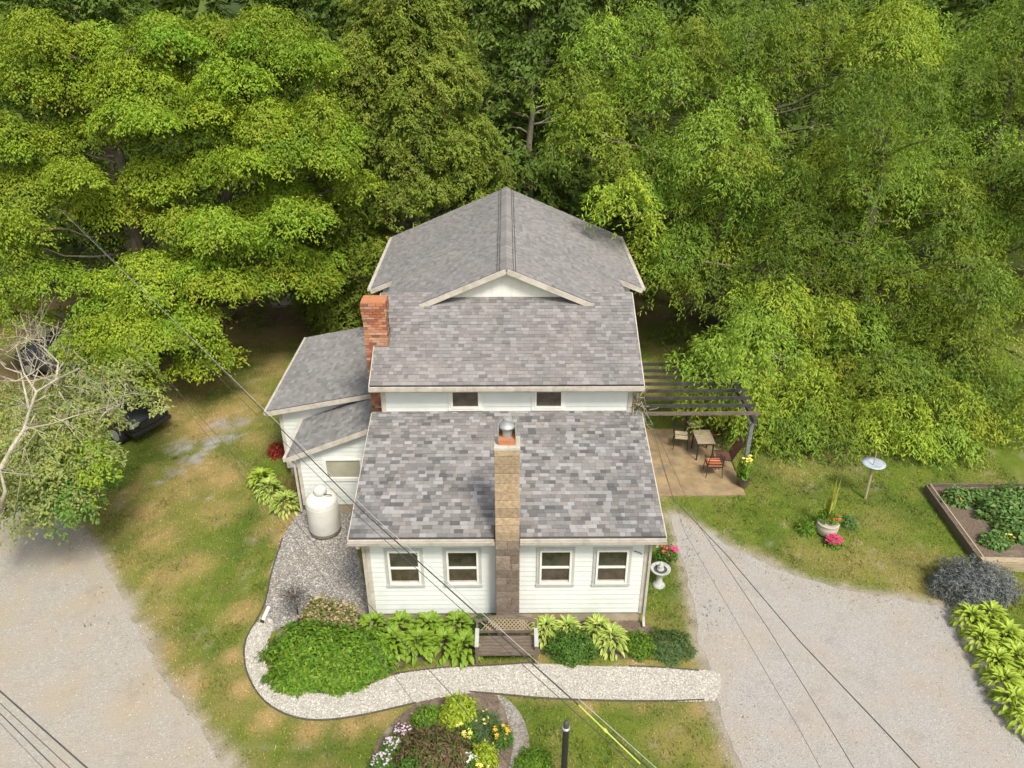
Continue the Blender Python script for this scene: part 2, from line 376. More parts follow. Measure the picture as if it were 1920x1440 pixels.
spots += [(430, 780, 1.5, .75), (380, 800, 1.4, .8), (330, 780, 1.0, .6), (280, 960, .8, .7), (400, 960, .8, .6), (360, 1060, .7, .6)]
spots = [(G(a, b)[0], G(a, b)[1], r, k) for a, b, r, k in spots]
dirt = [(G(a, b)[0], G(a, b)[1], r, k) for a, b, r, k in [(60, 600, 2.6, .9), (120, 640, 2.4, .9), (250, 640, 2.5, .8), (20, 690, 2.2, .8), (330, 660, 1.2, .7), (590, 615, 1.0, .4), (1560, 835, 1.0, .6), (180, 700, 2, .7)]]
pt = [(G(a, b)[0], G(a, b)[1], r) for a, b, r in [(420, 795, .55), (395, 830, .5), (360, 860, .45), (320, 888, .3), (430, 820, .5), (300, 905, .2), (345, 840, .5), (445, 790, .45)]]
def patch_amt(x, y):
    d = 0
    for a, b, r_ in pt: d = np.maximum(d, np.exp(-((x - a) ** 2 + (y - b) ** 2) / r_ ** 2) * .75)
    return d - .22
def lawn_col(x, y):
    n1 = fbm(x * .45, y * .45, 3, 5); n2 = fbm(x * 1.6, y * 1.1, 9, 4); n3 = fbm(x * 4.5, y * 4.5, 21, 3)
    dry = np.clip((n1 - .50) * 2.6, 0, .75) + (n2 - .5) * .55
    for a, b, r, k in spots:
        d = np.hypot(x - a, y - b) / (r * (.75 + .5 * n2)); dry = np.maximum(dry, k * np.exp(-d ** 2 * 1.0) * (.55 + .8 * n3) + dry * .3)
    pq = np.stack([x, y], 1); gk = np.zeros(len(x))
    for pl, k_, w_ in ((lot, .75, .3), (drive, .7, .22), (path, .45, .14)):
        dd = np.full(len(x), 9.0); nb = (np.abs(x) < 24) & (y > -9.5) & (y < 14); dd[nb] = pdist(pq[nb], pl); dry = np.maximum(dry, k_ * np.exp(-(dd / (w_ * (.5 + 1.1 * n2))) ** 2) * (.5 + n3))
        if k_ > .5: gk = np.maximum(gk, np.exp(-(dd / (.12 + .38 * n2 ** 2)) ** 2) * .95)
    right = np.clip((x - 4) / 3, 0, 1); dry = dry * (1 - .42 * right)
    dry = np.clip(dry, 0, 1)[..., None]
    g = np.array((.115, .17, .024)); g2 = np.array((.17, .205, .034)); dr = np.array((.40, .285, .125)); gd = np.array((.075, .125, .02))
    k = np.clip((n3 - .3) * 2, 0, 1)[..., None]
    c = g * (1 - k) + g2 * k; k2 = np.clip((fbm(x * .9, y * .9, 44, 3) - .5) * 4, 0, 1)[..., None]; c = c * (1 - k2 * .6) + gd * k2 * .6
    c = c * (1 - dry) + dr * dry
    dt = 0
    for a, b, r, q in dirt: dt = np.maximum(dt, q * np.exp(-(np.hypot(x - a, y - b) / r) ** 2 * .8))
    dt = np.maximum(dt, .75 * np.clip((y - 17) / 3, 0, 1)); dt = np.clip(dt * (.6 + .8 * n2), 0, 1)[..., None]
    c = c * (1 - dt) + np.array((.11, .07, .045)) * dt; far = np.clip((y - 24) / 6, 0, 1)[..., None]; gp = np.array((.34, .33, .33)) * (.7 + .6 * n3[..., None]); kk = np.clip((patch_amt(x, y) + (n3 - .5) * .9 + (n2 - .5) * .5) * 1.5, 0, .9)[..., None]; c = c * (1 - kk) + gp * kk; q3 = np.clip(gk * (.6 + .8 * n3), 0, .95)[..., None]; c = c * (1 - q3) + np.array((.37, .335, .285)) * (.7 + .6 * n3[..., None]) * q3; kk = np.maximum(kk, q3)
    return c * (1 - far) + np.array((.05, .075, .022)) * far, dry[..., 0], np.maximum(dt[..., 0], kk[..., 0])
fx = np.arange(-23, 20.01, .17); fy = np.arange(-9, 22.01, .17)
gx = np.concatenate([[-500, -250, -120, -60, -35], fx, [35, 60, 120, 250, 500]]); gy = np.concatenate([[-300, -150, -60, -25, -14], fy, [28, 45, 80, 160, 300, 600]])
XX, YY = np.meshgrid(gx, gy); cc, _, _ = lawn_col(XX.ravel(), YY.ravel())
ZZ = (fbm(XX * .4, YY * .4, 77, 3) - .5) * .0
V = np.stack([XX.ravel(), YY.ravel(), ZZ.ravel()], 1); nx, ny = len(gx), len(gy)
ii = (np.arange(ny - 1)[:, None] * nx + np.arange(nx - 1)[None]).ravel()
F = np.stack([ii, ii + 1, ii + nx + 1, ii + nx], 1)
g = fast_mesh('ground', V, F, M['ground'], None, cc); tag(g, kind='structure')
sheet('gravel_lot', lot, .008, M['lot'], .07, seed=2)
drv, drivep = sheet('driveway', drive, .008, M['drive'], .05, seed=3)
sheet('gravel_bed', bedg, .012, M['bedgravel'], .03, seed=4)
sheet('planting_bed', soil, .016, M['soil'], .02, seed=5)
sheet('garden_path', path, .020, M['path'], .008, seed=6)
sheet('island_bed', isl, .016, M['soil'], .02, seed=7)
isg = smooth_poly(poly_g([(925, 1300), (955, 1310), (985, 1345), (993, 1390), (985, 1440), (975, 1520), (945, 1520), (955, 1440), (962, 1390), (950, 1345)]), 1)
sheet('gravel_border', isg, .020, M['bedgravel'], .03, seed=12)
sheet('house_side_path', strip, .008, M['patio'], .03, seed=9)
pm = MB(); pm.prism(patio, 'z', -.05, .05); po = pm.build('patio', M['patio']); tag(po, kind='structure')
pp = MB(); pp.prism(poly_g(pad_px), 'z', -.02, .12); po = pp.build('concrete_pad', M['concrete']); tag(po, kind='structure')
# path edging strips
def edging(pts, label):
    p = smooth_poly(poly_g(pts), 2, False); m = MB(); m.tube([(x, y, .02) for x, y in p], .022, 5)
    o = m.build('path_edging', M['edging']); tag(o, label, 'edging')
edging([(530, 1010), (508, 1075), (499, 1130), (480, 1165), (462, 1195), (456, 1225), (464, 1270), (492, 1315), (540, 1344), (600, 1353), (680, 1342), (780, 1318)], 'thin dark edging round the outer curve of the pale gravel path')
edging([(880, 1298), (935, 1302), (1000, 1309), (1100, 1314), (1240, 1316), (1320, 1313)], 'thin dark edging between gravel path and front lawn')
edging([(740, 1264), (830, 1252), (920, 1249), (1000, 1243)], 'thin dark edging between gravel path and grass in front of bench')
edging([(1180, 1250), (1240, 1252), (1310, 1258)], 'short dark edging on the house side of the path by the driveway')

# grass blades
NB = 330000
q = rng.random((NB, 2)); P2 = np.stack([-21 + q[:, 0] * 38, -8.5 + q[:, 1] * 26], 1)
keep = np.ones(NB, bool)
for pl, mrg in ((lot, .0), (drive, .0), (path, .0), (bedg, 0), (soil, 0), (isl, 0), (patio, 0), (strip, 0), (poly_g(pad_px), 0)):
    ins = inside(P2, pl); wdt = .22 if pl in (lot, drive) else .03; keep &= ~(ins & (pdist(P2, pl) > wdt * rng.exponential(1, NB)))
for hb in ([(-3.5, 0), (3.5, 0), (3.5, 9.6), (4.3, 9.6), (4.3, 15), (-4.3, 15), (-4.3, 11.8), (-7.4, 11.8), (-7.4, 6.6), (-6.4, 6.6), (-6.4, 4.6), (-3.5, 4.6)],): keep &= ~inside(P2, hb)
P2 = P2[keep]; c, dr, dt = lawn_col(P2[:, 0], P2[:, 1]); k = rng.random(len(P2)) > dt * .85; P2 = P2[k]; c = c[k]; dr = dr[k]
n = len(P2); a = rng.random(n) * 6.283; tuft = np.clip((fbm(P2[:, 0] * 2.2, P2[:, 1] * 2.2, 61, 4) - .45) * 4, 0, 1); h = rng.uniform(.03, .07, n) * (1.1 - .4 * dr) * (.7 + .9 * tuft); wd = rng.uniform(.009, .02, n)
base = np.stack([P2[:, 0], P2[:, 1], np.zeros(n) + .0], 1); sx = np.stack([np.cos(a), np.sin(a), 0 * a], 1) * wd[:, None]
b2 = rng.random(n) * 6.283; tip = base + np.stack([np.cos(b2) * h * .7, np.sin(b2) * h * .7, h], 1)
V = np.stack([base - sx, base + sx, tip], 1).reshape(-1, 3); c = np.clip(c * rng.uniform(.65, 1.75, (n, 1)) * (1.15 - .35 * tuft[:, None]) + rng.normal(0, .01, (n, 3)), .004, 1); st_ = rng.random(n) < .12; c[st_] = c[st_] * .4 + np.array((.42, .34, .17)) * .6
o = fast_mesh('lawn_grass', V, np.arange(3 * n).reshape(-1, 3), M['leaf_dull'], None, np.repeat(c, 3, 0)); tag(o, 'short patchy lawn with dry tan spots round the house', 'grass', kind='stuff')
# loose stones along gravel edges
def stones(name, poly, n, lo, hi, cols, label, z=.01, spread=1):
    xs = np.array(poly); mn, mx = xs.min(0), xs.max(0); mn = np.maximum(mn, (-19, -7)); mx = np.minimum(mx, (17, 14))
    P = mn + rng.random((n * 6, 2)) * (mx - mn); P = P[inside(P, poly)][:n]; n = len(P)
    s = rng.uniform(lo, hi, n)[:, None]; oc = np.array([(1, 0, 0), (0, 1, 0), (-1, 0, 0), (0, -1, 0), (0, 0, .7), (0, 0, -.3)])
    V = oc[None] * s[:, None] * rng.uniform(.6, 1.3, (n, 6, 1)) + np.concatenate([P, np.full((n, 1), z)], 1)[:, None]
    fc = np.array([(0, 1, 4), (1, 2, 4), (2, 3, 4), (3, 0, 4)]); F = (np.arange(n)[:, None, None] * 6 + fc[None]).reshape(-1, 3)
    C = np.array(cols)[rng.integers(0, len(cols), n)] * rng.uniform(.8, 1.15, (n, 1))
    o = fast_mesh(name, V.reshape(-1, 3), F, M['shingle_a'], None, np.repeat(C, 6, 0)); tag(o, label, 'gravel', kind='stuff')
stones('path_stones', path, 10000, .012, .024, [(.55, .53, .48), (.42, .40, .36), (.64, .61, .56), (.3, .28, .24)], 'pale crushed stones loose on the curved garden path', .022)
stones('bed_stones', bedg, 7000, .014, .03, [(.42, .4, .38), (.25, .22, .2), (.55, .53, .5), (.15, .14, .13)], 'grey brown pebbles beside the house and tank', .014)
stones('drive_stones', drive, 9000, .01, .02, [(.44, .43, .42), (.34, .33, .33), (.48, .46, .44), (.27, .25, .23)], 'loose grey stones scattered over the driveway', .01)
stones('lot_stones', lot, 9000, .01, .02, [(.47, .44, .40), (.34, .31, .28), (.55, .51, .46), (.4, .34, .25)], 'loose stones scattered over the tan gravel lot', .01)

# ================================================================== HOUSE
house = empty('house', (0, 0, 0), 0, 'white clapboard house with grey shingle roofs, front stone chimney and left brick chimney', 'house')
SH = [(.325, .322, .325), (.285, .28, .28), (.245, .24, .238), (.205, .202, .2), (.175, .172, .172), (.275, .262, .25), (.225, .215, .208), (.15, .148, .15), (.22, .215, .215)]
SHW = [.10, .16, .2, .15, .10, .08, .08, .05, .08]
def tab_verts(w, e, h0, h1):
    return [(0, 0, .001), (w, 0, .001), (w, e, .001), (0, e, .001), (0, 0, h0), (w, 0, h0), (w, e, h1), (0, e, h1)]
TF = [(4, 5, 6, 7), (0, 1, 5, 4), (1, 2, 6, 5), (3, 0, 4, 7)]
tab_me = bpy.data.meshes.new('shingle'); tab_me.from_pydata(tab_verts(1, 1, 1, .3), [], TF); tab_me.materials.append(M['shingle_o'])
def shingle_roof(name, O, U, Wd, length, urange, individual=0, expo=.118, brown=0.0, th=.1, deck=None, wr=(.1, .25), bright=.9, seed=0, contrast=1.0):
    """O eave origin, U unit vector along eave, Wd unit vector up the slope"""
    O, U, Wd = Vector(O), Vector(U).normalized(), Vector(Wd).normalized(); N = U.cross(Wd)
    if N.z < 0: N = -N
    d = MB()
    for quad in deck: d.slab(quad, th)
    root = d.build(name, M['roofdeck'], house)
    fld = MB(); rows = int(math.ceil(length / expo)); cnt = 0; rs = random.Random(seed + 11)
    flipU = U.cross(Wd).z < 0
    for r in range(rows):
        w0 = r * expo; e = min(expo * 1.12, length - w0)
        if e < .03: continue
        for (u0, u1) in urange(w0 + e * .5):
            u = u0 - rs.uniform(0, .2); last = None
            while u < u1 - .01:
                wid = rs.uniform(*wr); a = max(u, u0); b = min(u + wid, u1); u += wid
                if b - a < .03: continue
                P = O + U * a + Wd * w0
                lf = float(fbm(P.x * 1.1 + 7, P.y * .45 + P.z, 5 + seed, 3))
                i = rs.choices(range(9), SHW)[0]; c = np.array(SH[i])
                mean = np.array((.235, .23, .228)); c = mean + (c - mean) * contrast
                c = c * (.86 + .28 * lf) * bright
                bb = max(0, min(1, brown * (lf * 2.2 - .45)))
                c = c * (1 - bb) + c * np.array((1.0, .90, .875)) * .93 * bb
                h0 = rs.choice((.009, .014, .02))
                if cnt < individual:
                    o = bpy.data.objects.new('shingle', tab_me); COL.objects.link(o); o.parent = root
                    X = U if not flipU else U; Z = N
                    mt = Matrix((X * (b - a - .004), Wd * e, Z * h0)).transposed().to_4x4(); mt.translation = P + N * .002
                    o.matrix_local = mt; o.color = (*c, 1); cnt += 1
                else:
                    fld.cur = tuple(c); A = P + N * .002; wv = b - a - .004
                    fld.add([A + U * x + Wd * y + N * z for x, y, z in tab_verts(wv, e, h0, h0 * .3)], TF)
    if fld.v:
        o = fld.build('shingle_field', M['shingle_a'], root); o['kind'] = 'stuff'
    return root
HW = 3.46
# lower front roof: eave (y=-.32, z=3.12) to wall (y=3.9, z=4.09)
ea, za, eb, zb = -.32, 3.12, 3.9, 4.09; ll = math.hypot(eb - ea, zb - za)
def ur_low(w):
    s = w / ll * (eb - ea) + ea
    return [(0, 3.76 - .31), (3.76 + .31, 7.52)] if s < .04 else [(0, 7.52)]
shingle_roof('lower_roof', (-3.76, ea, za), (1, 0, 0), (0, eb - ea, zb - za), ll, ur_low, 300, seed=1, contrast=1.3, brown=.2,
             deck=[[(-3.76, ea, za), (3.76, ea, za), (3.76, eb, zb), (-3.76, eb, zb)]])
# middle roof, ridge along x at y=6.6
m0, mz0, m1, mz1 = 3.58, 5.1, 6.6, 6.58; lm = math.hypot(m1 - m0, mz1 - mz0)
def ur_mid(w):
    s = w / lm * (m1 - m0) + m0
    return [(.42, 7.4)] if 4.78 < s < 5.34 else [(0, 7.4)]
shingle_roof('middle_roof', (-3.7, m0, mz0), (1, 0, 0), (0, m1 - m0, mz1 - mz0), lm, ur_mid, 300, brown=.5, seed=2, contrast=.75, bright=.93,
             deck=[[(-3.7, m0, mz0), (3.7, m0, mz0), (3.7, m1, mz1), (-3.7, m1, mz1)], [(-3.7, m1, mz1 - .005), (3.7, m1, mz1 - .005), (3.7, 8.2, 5.7), (-3.7, 8.2, 5.7)]])
# rear roof, ridge along y
RZ, RS, EX = 7.5, .43, 4.55; le = math.hypot(EX, EX * RS)
for sgn in (-1, 1):
    def ur_rear(w, sgn=sgn):
        x = EX - w / le * EX; y0 = 9.6 if x > 3.74 else 6.75 if x > 2.5 else 6.15
        return [(y0 - 6.15, 15.35 - 6.15)]
    ez = RZ - EX * RS; s = sgn
    z = lambda x: RZ - RS * x
    dq = [[(s * 3.74, 9.6, z(3.74)), (s * EX, 9.6, ez), (s * EX, 15.35, ez), (s * 3.74, 15.35, z(3.74))],
          [(s * 2.5, 6.75, z(2.5)), (s * 3.74, 6.75, z(3.74)), (s * 3.74, 15.35, z(3.74)), (s * 2.5, 15.35, z(2.5))],
          [(0, 6.15, RZ), (s * 2.5, 6.15, z(2.5)), (s * 2.5, 15.35, z(2.5)), (0, 15.35, RZ)]]
    shingle_roof('rear_roof', (s * EX, 6.15, ez), (0, 1, 0), (-s * EX, 0, EX * RS), le, ur_rear, 0, seed=4 + s, deck=dq, th=.12, contrast=.55, brown=.2, bright=.97, wr=(.1, .25))
rc = MB()
for y in np.arange(6.12, 15.3, .3):
    rc.cur = tuple(np.array((.25, .24, .235)) * random.uniform(.85, 1.1))
    rc.add([(-.17, y, RZ - .045), (0, y, RZ + .035), (.17, y, RZ - .045), (-.17, y + .31, RZ - .055), (0, y + .31, RZ + .022), (.17, y + .31, RZ - .055),
            (-.17, y, RZ - .075), (.17, y, RZ - .075)], [(0, 1, 4, 3), (1, 2, 5, 4), (0, 6, 7, 2, 1)])
rc.build('ridge_cap', M['shingle_a'], house)
for x in (-.2, -.27, .2, .27):
    m = MB(); m.bar((x, 6.15, RZ - RS * abs(x) + .02), (x, 15.3, RZ - RS * abs(x) + .02), .018, .02); m.build('ridge_vent_strip', M['cable'], house)
# walls (cores sit behind the boards)
wl = MB(); wl.box(-HW, HW, .03, 3.9, .36, 2.95); wl.build('front_wall', M['white'], house)
wl = MB(); wl.prism([(.06, 2.94), (3.88, 2.94), (3.88, 3.93), (.06, 3.04)], 'x', -HW, HW); wl.build('front_side_wall', M['white'], house)
wl = MB(); wl.box(-HW, HW, 3.93, 9.7, .36, 5.1); wl.build('middle_wall', M['white'], house)
wl = MB(); wl.prism([(3.95, 5.08), (9.6, 5.08), (9.6, 5.5), (8.2, 5.5), (6.6, 6.44), (4.0, 5.18)], 'x', -HW + .01, HW - .01); wl.build('middle_side_gable', M['white'], house)
wl = MB(); wl.box(-4.2, 4.2, 9.85, 15.1, .36, 5.5); wl.prism([(-4.19, 5.45), (4.19, 5.45), (4.19, 5.53), (0, RZ - .16), (-4.19, 5.53)], 'y', 9.86, 15.09); wl.build('rear_wall', M['white'], house)
fd = MB()
for b in ((-3.42, 3.42, .06, 9.8), (-4.15, 4.15, 9.88, 15.05), (-6.25, -3.45, 4.65, 6.65), (-7.25, -4.2, 6.7, 11.6)): fd.box(b[0], b[1], b[2], b[3], -.1, .36)
fd.build('foundation', M['foundation'], house)
def board(x0, x1, Y, z0, e, parent, axis='x', s=-1):
    """one clapboard; proud at the bottom"""
    m = MB(); a, b = .024, .004
    if axis == 'x':
        m.add([(x0, Y, z0), (x1, Y, z0), (x1, Y, z0 + e), (x0, Y, z0 + e), (x0, Y + s * a, z0), (x1, Y + s * a, z0), (x1, Y + s * b, z0 + e), (x0, Y + s * b, z0 + e)],
              [(0, 3, 2, 1), (4, 5, 6, 7), (0, 1, 5, 4), (1, 2, 6, 5), (2, 3, 7, 6), (3, 0, 4, 7)])
    else:
        m.add([(Y, x0, z0), (Y, x1, z0), (Y, x1, z0 + e), (Y, x0, z0 + e), (Y + s * a, x0, z0), (Y + s * a, x1, z0), (Y + s * b, x1, z0 + e), (Y + s * b, x0, z0 + e)],
              [(0, 3, 2, 1), (4, 5, 6, 7), (0, 1, 5, 4), (1, 2, 6, 5), (2, 3, 7, 6), (3, 0, 4, 7)])
    return m.build('siding_board', M['white'], parent)
def siding(x0, x1, Y, z0, z1, holes, parent, e=.155, top=None, axis='x', s=-1):
    z = z0
    while z < z1 - .02:
        h = min(e, z1 - z); segs = [(x0, x1)]
        if top: segs = [(max(x0, top(z + h)), x1)] if top(z + h) > x0 else segs
        for hx0, hx1, hz0, hz1 in holes:
            if hz0 < z + h * .8 and hz1 > z + h * .2:
                ns = []
                for a, b in segs:
                    if hx0 > a: ns.append((a, min(b, hx0)))
                    if hx1 < b: ns.append((max(a, hx1), b))
                segs = [q for q in ns if q[1] - q[0] > .02]
        for a, b in segs:
            if b - a > .03: board(a, b, Y, z, h - .004, parent, axis, s)
        z += h
def window(x0, x1, z0, z1, Y, kind='double'):
    """casing outer rectangle"""
    c = MB(); t = .075 if kind == 'double' else .07
    for (a, b, p, q) in ((x0, x1, z1 - t, z1), (x0, x0 + t, z0 + t, z1 - t), (x1 - t, x1, z0 + t, z1 - t)): c.box(a, b, Y - .045, Y + .02, p, q)
    c.box(x0 - .01, x1 + .01, Y - .06, Y + .02, z0, z0 + t)
    cas = c.build('window', M['casing'] if kind == 'double' else M['sash'], house)
    a0, a1, b0, b1 = x0 + t, x1 - t, z0 + t, z1 - t; f = .05
    m = MB()
    for (a, b, p, q) in ((a0, a1, b1 - f, b1), (a0, a1, b0, b0 + f * 1.3), (a0, a0 + f, b0 + f * 1.3, b1 - f), (a1 - f, a1, b0 + f * 1.3, b1 - f)): m.box(a, b, Y - .075, Y + .01, p, q)
    m.build('frame', M['sash'], cas)
    zc = (b0 + b1) / 2
    if kind == 'double':
        m = MB(); m.box(a0 + f, a1 - f, Y - .06, Y, zc - .028, zc + .028); m.build('meeting_rail', M['sash'], cas)
        m = MB(); m.box(a0 + f, a1 - f, Y - .03, Y - .022, zc + .028, b1 - f); m.build('pane', M['glass'], cas)
        m = MB(); m.box(a0 + f, a1 - f, Y - .02, Y - .012, b0 + f * 1.3, zc - .028); m.build('pane', M['glass_low'], cas)
        m = MB(); m.box(a0 + f, a1 - f, Y - .04, Y - .021, b0 + f * 1.3, b0 + f * 1.3 + .05); m.build('sash_sill', M['trim'], cas)
    else:
        m = MB(); m.box(a0 + f, a1 - f, Y - .03, Y - .022, b0 + f * 1.3, b1 - f); m.build('pane', M['glass_pale'] if kind == 'pale' else M['glass_low'], cas)
wins = [(-3.02, -2.08, 1.28, 2.53), (-1.58, -.64, 1.28, 2.53), (.72, 1.66, 1.28, 2.53), (2.12, 3.06, 1.28, 2.53)]
for x0, x1, z0, z1 in wins: window(x0, x1, z0, z1, 0.03)
hl = [(a, b, c_, d_) for a, b, c_, d_ in wins]
siding(-HW + .09, -.3, .03, .36, 2.92, hl, house); siding(.3, HW - .09, .03, .36, 2.92, hl, house)
for s in (-1, 1):
    m = MB(); m.box(min(s * HW, s * (HW - .09)), max(s * HW, s * (HW - .09)), -.005, .04, .34, 2.92); m.box(min(s * HW, s * (HW + .022)), max(s * HW, s * (HW + .022)), -.003, .1, .34, 2.92); m.build('corner_board', M['trim'], house)
    m = MB(); m.box(min(s * HW, s * (HW - .1)), max(s * HW, s * (HW - .1)), 3.885, 3.94, 4.0, 5.05); m.box(min(s * HW, s * (HW + .022)), max(s * HW, s * (HW + .022)), 3.89, 4.05, 4.0, 5.05); m.build('corner_board', M['trim'], house)
wu = [(-1.62, -.68, 4.13, 5.09), (.70, 1.62, 4.13, 5.09)]
for x0, x1, z0, z1 in wu: window(x0, x1, z0, z1, 3.93, 'small')
siding(-HW + .1, HW - .1, 3.93, 4.1, 5.02, wu, house, .15)
siding(3.93, 9.8, HW, 2.6, 5.05, [], house, .15, axis='y', s=1)
siding(.12, 3.9, HW, .36, 3.0, [], house, .155, axis='y', s=1); siding(.12, 3.9, -HW, .36, 3.0, [], house, .155, axis='y', s=-1)
# eaves, fascias, gutters, soffits
def fascia(a, b, h=.2, t=.03, name='fascia', mat='trim'):
    m = MB(); m.bar(a, b, t, h); return m.build(name, M[mat], house)
for x0, x1 in ((-3.78, -.3), (.3, 3.78)):
    fascia((x0, ea - .03, 2.99), (x1, ea - .03, 2.99), .17)
    g_ = MB(); g_.prism([(ea - .046, 2.96), (ea - .13, 2.97), (ea - .15, 3.075), (ea - .13, 3.075), (ea - .118, 2.985), (ea - .062, 2.98), (ea - .058, 3.075), (ea - .046, 3.075)], 'x', x0, x1); g_.build('gutter', M['trim'], house)
m = MB(); m.box(-3.72, 3.72, ea, .03, 2.93, 2.95); m.build('soffit', M['sash'], house)
fascia((-3.72, m0 - .03, 4.985), (3.72, m0 - .03, 4.985), .16)
g_ = MB(); g_.prism([(m0 - .046, 4.96), (m0 - .12, 4.97), (m0 - .13, 5.06), (m0 - .115, 5.06), (m0 - .1, 4.985), (m0 - .06, 4.98), (m0 - .06, 5.06), (m0 - .046, 5.06)], 'x', -3.72, 3.72); g_.build('gutter', M['trim'], house)
m = MB(); m.box(-3.68, 3.68, m0, 3.93, 4.93, 4.95); m.build('soffit', M['sash'], house)
def rake(a, b, h=.16, t=.035):
    m = MB(); m.bar(a, b, t, h); return m.build('rake_board', M['trim'], house)
for s in (-1, 1):
    rake((s * 3.775, ea, za - .09), (s * 3.775, eb, zb - .09), .15, .025); rake((s * 3.715, m0, mz0 - .09), (s * 3.715, m1, mz1 - .09), .15, .025); rake((s * 3.715, m1, mz1 - .09), (s * 3.715, 8.2, 5.62), .15, .025)
    z = lambda x: RZ - RS * x
    rake((0.015 * s, 6.13, RZ - .1), (s * 2.52, 6.13, z(2.52) - .1), .15, .05); rake((s * 3.74, 9.58, z(3.74) - .1), (s * (EX + .02), 9.58, z(EX) - .1), .15, .05)
    rake((0.015 * s, 15.37, RZ - .09), (s * (EX + .02), 15.37, z(EX) - .09), .16, .05)
    m = MB(); m.bar((s * (EX + .02), 9.6, z(EX) - .09), (s * (EX + .02), 15.35, z(EX) - .09), .03, .16); m.build('fascia', M['trim'], house)
    m = MB(); m.bar((s * (EX + .08), 9.6, z(EX) - .05), (s * (EX + .08), 15.35, z(EX) - .05), .1, .08); m.build('gutter', M['trim'], house)
gw = MB(); gw.prism([(-2.25, 6.5), (2.25, 6.5), (2.15, 6.5), (0, RZ - .15), (-2.15, 6.5)], 'y', 6.42, 6.5); gw.build('gable_wall', M['sash'], house)
for k in range(-7, 8):
    x = k * .29; zt = RZ - .16 - RS * abs(x) * 1.03
    if zt > 6.62: m = MB(); m.box(x - .141, x + .141, 6.405, 6.42, 6.52, zt - .03); m.build('gable_board', M['sash'], house)
for (px, a0, a1) in ((3.56, 2.95, .12), (-3.56, 2.95, .12)):
    m = MB(); m.tube([(px - .0, ea - .09, 2.98), (px, ea - .06, 2.86), (px * .985, -.05, 2.68), (px * .985, -.05, .3), (px * .985, -.12, .15), (px * .985, -.22, .08)], .042, 4); m.build('downspout', M['trim'], house)
m = MB(); m.tube([(3.1, -.02, 2.42), (3.25, -.05, 2.38), (3.3, -.04, 2.33)], .012, 5); m.build('wall_bracket', M['black'], house)
# left annexes
lr = math.hypot(4.14, .79)
shingle_roof('annex_roof', (-7.6, 6.35, 2.7), (0, 1, 0), (4.14, 0, .79), lr * .98, lambda w: [(0, 5.55)], 0, seed=8, contrast=.6, bright=.98, th=.08,
             deck=[[(-7.6, 6.35, 2.7), (-3.5, 6.35, 3.482), (-3.5, 11.9, 3.482), (-7.6, 11.9, 2.7)]])
lr2 = math.hypot(3.05, 1.22)
shingle_roof('porch_roof', (-6.55, 4.4, 2.23), (0, 1, 0), (3.05, 0, 1.22), lr2, lambda w: [(0, 2.22)], 0, seed=9, contrast=.65, bright=.95, th=.08,
             deck=[[(-6.55, 4.4, 2.23), (-3.5, 4.4, 3.45), (-3.5, 6.62, 3.45), (-6.55, 6.62, 2.23)]])
m = MB(); m.box(-7.3, -3.47, 6.66, 11.7, .36, 2.66); m.prism([(-7.29, 2.64), (-3.48, 2.64), (-3.48, 3.36), (-7.29, 2.67)], 'y', 6.67, 11.69); m.build('annex_wall', M['white'], house)
m = MB(); m.box(-6.3, -3.47, 4.63, 6.65, .36, 2.2); m.prism([(-6.29, 2.19), (-3.48, 2.19), (-3.48, 3.34), (-6.29, 2.24)], 'y', 4.64, 6.64); m.build('porch_wall', M['white'], house)
siding(-7.22, -6.3, 6.66, .36, 2.72, [], house, .15)
siding(-6.22, -3.5, 4.63, .36, 3.3, [(-5.55, -4.3, 1.3, 2.12)], house, .15, top=lambda z: -6.22 + max(0, (z - 2.25) / .4))
siding(4.7, 6.6, -6.3, .36, 2.15, [], house, .15, axis='y', s=-1); siding(6.7, 11.6, -7.3, .36, 2.6, [], house, .15, axis='y', s=-1)
window(-5.56, -4.3, 1.26, 2.14, 4.63, 'pale')
for (x, y) in ((-6.3, 4.63), (-7.3, 6.66)):
    m = MB(); m.box(x - .025, x + .08, y - .03, y + .08, .34, 2.2 if y < 5 else 2.62); m.build('corner_board', M['trim'], house)
for a, b in (((-7.6, 6.33, 2.6), (-3.5, 6.33, 3.38)), ((-6.55, 4.38, 2.15), (-3.72, 4.38, 3.28)), ((-7.6, 11.92, 2.6), (-3.5, 11.92, 3.38))): rake(a, b, .15)
for a, b in (((-7.64, 6.33, 2.63), (-7.64, 11.9, 2.63)), ((-6.6, 4.38, 2.17), (-6.6, 6.6, 2.17))): fascia(a, b, .14, .09, 'gutter')
m = MB(); m.tube([(-6.55, 4.5, 2.15), (-6.38, 4.55, 1.95), (-6.38, 4.55, .15)], .04, 4); m.build('downspout', M['trim'], house)
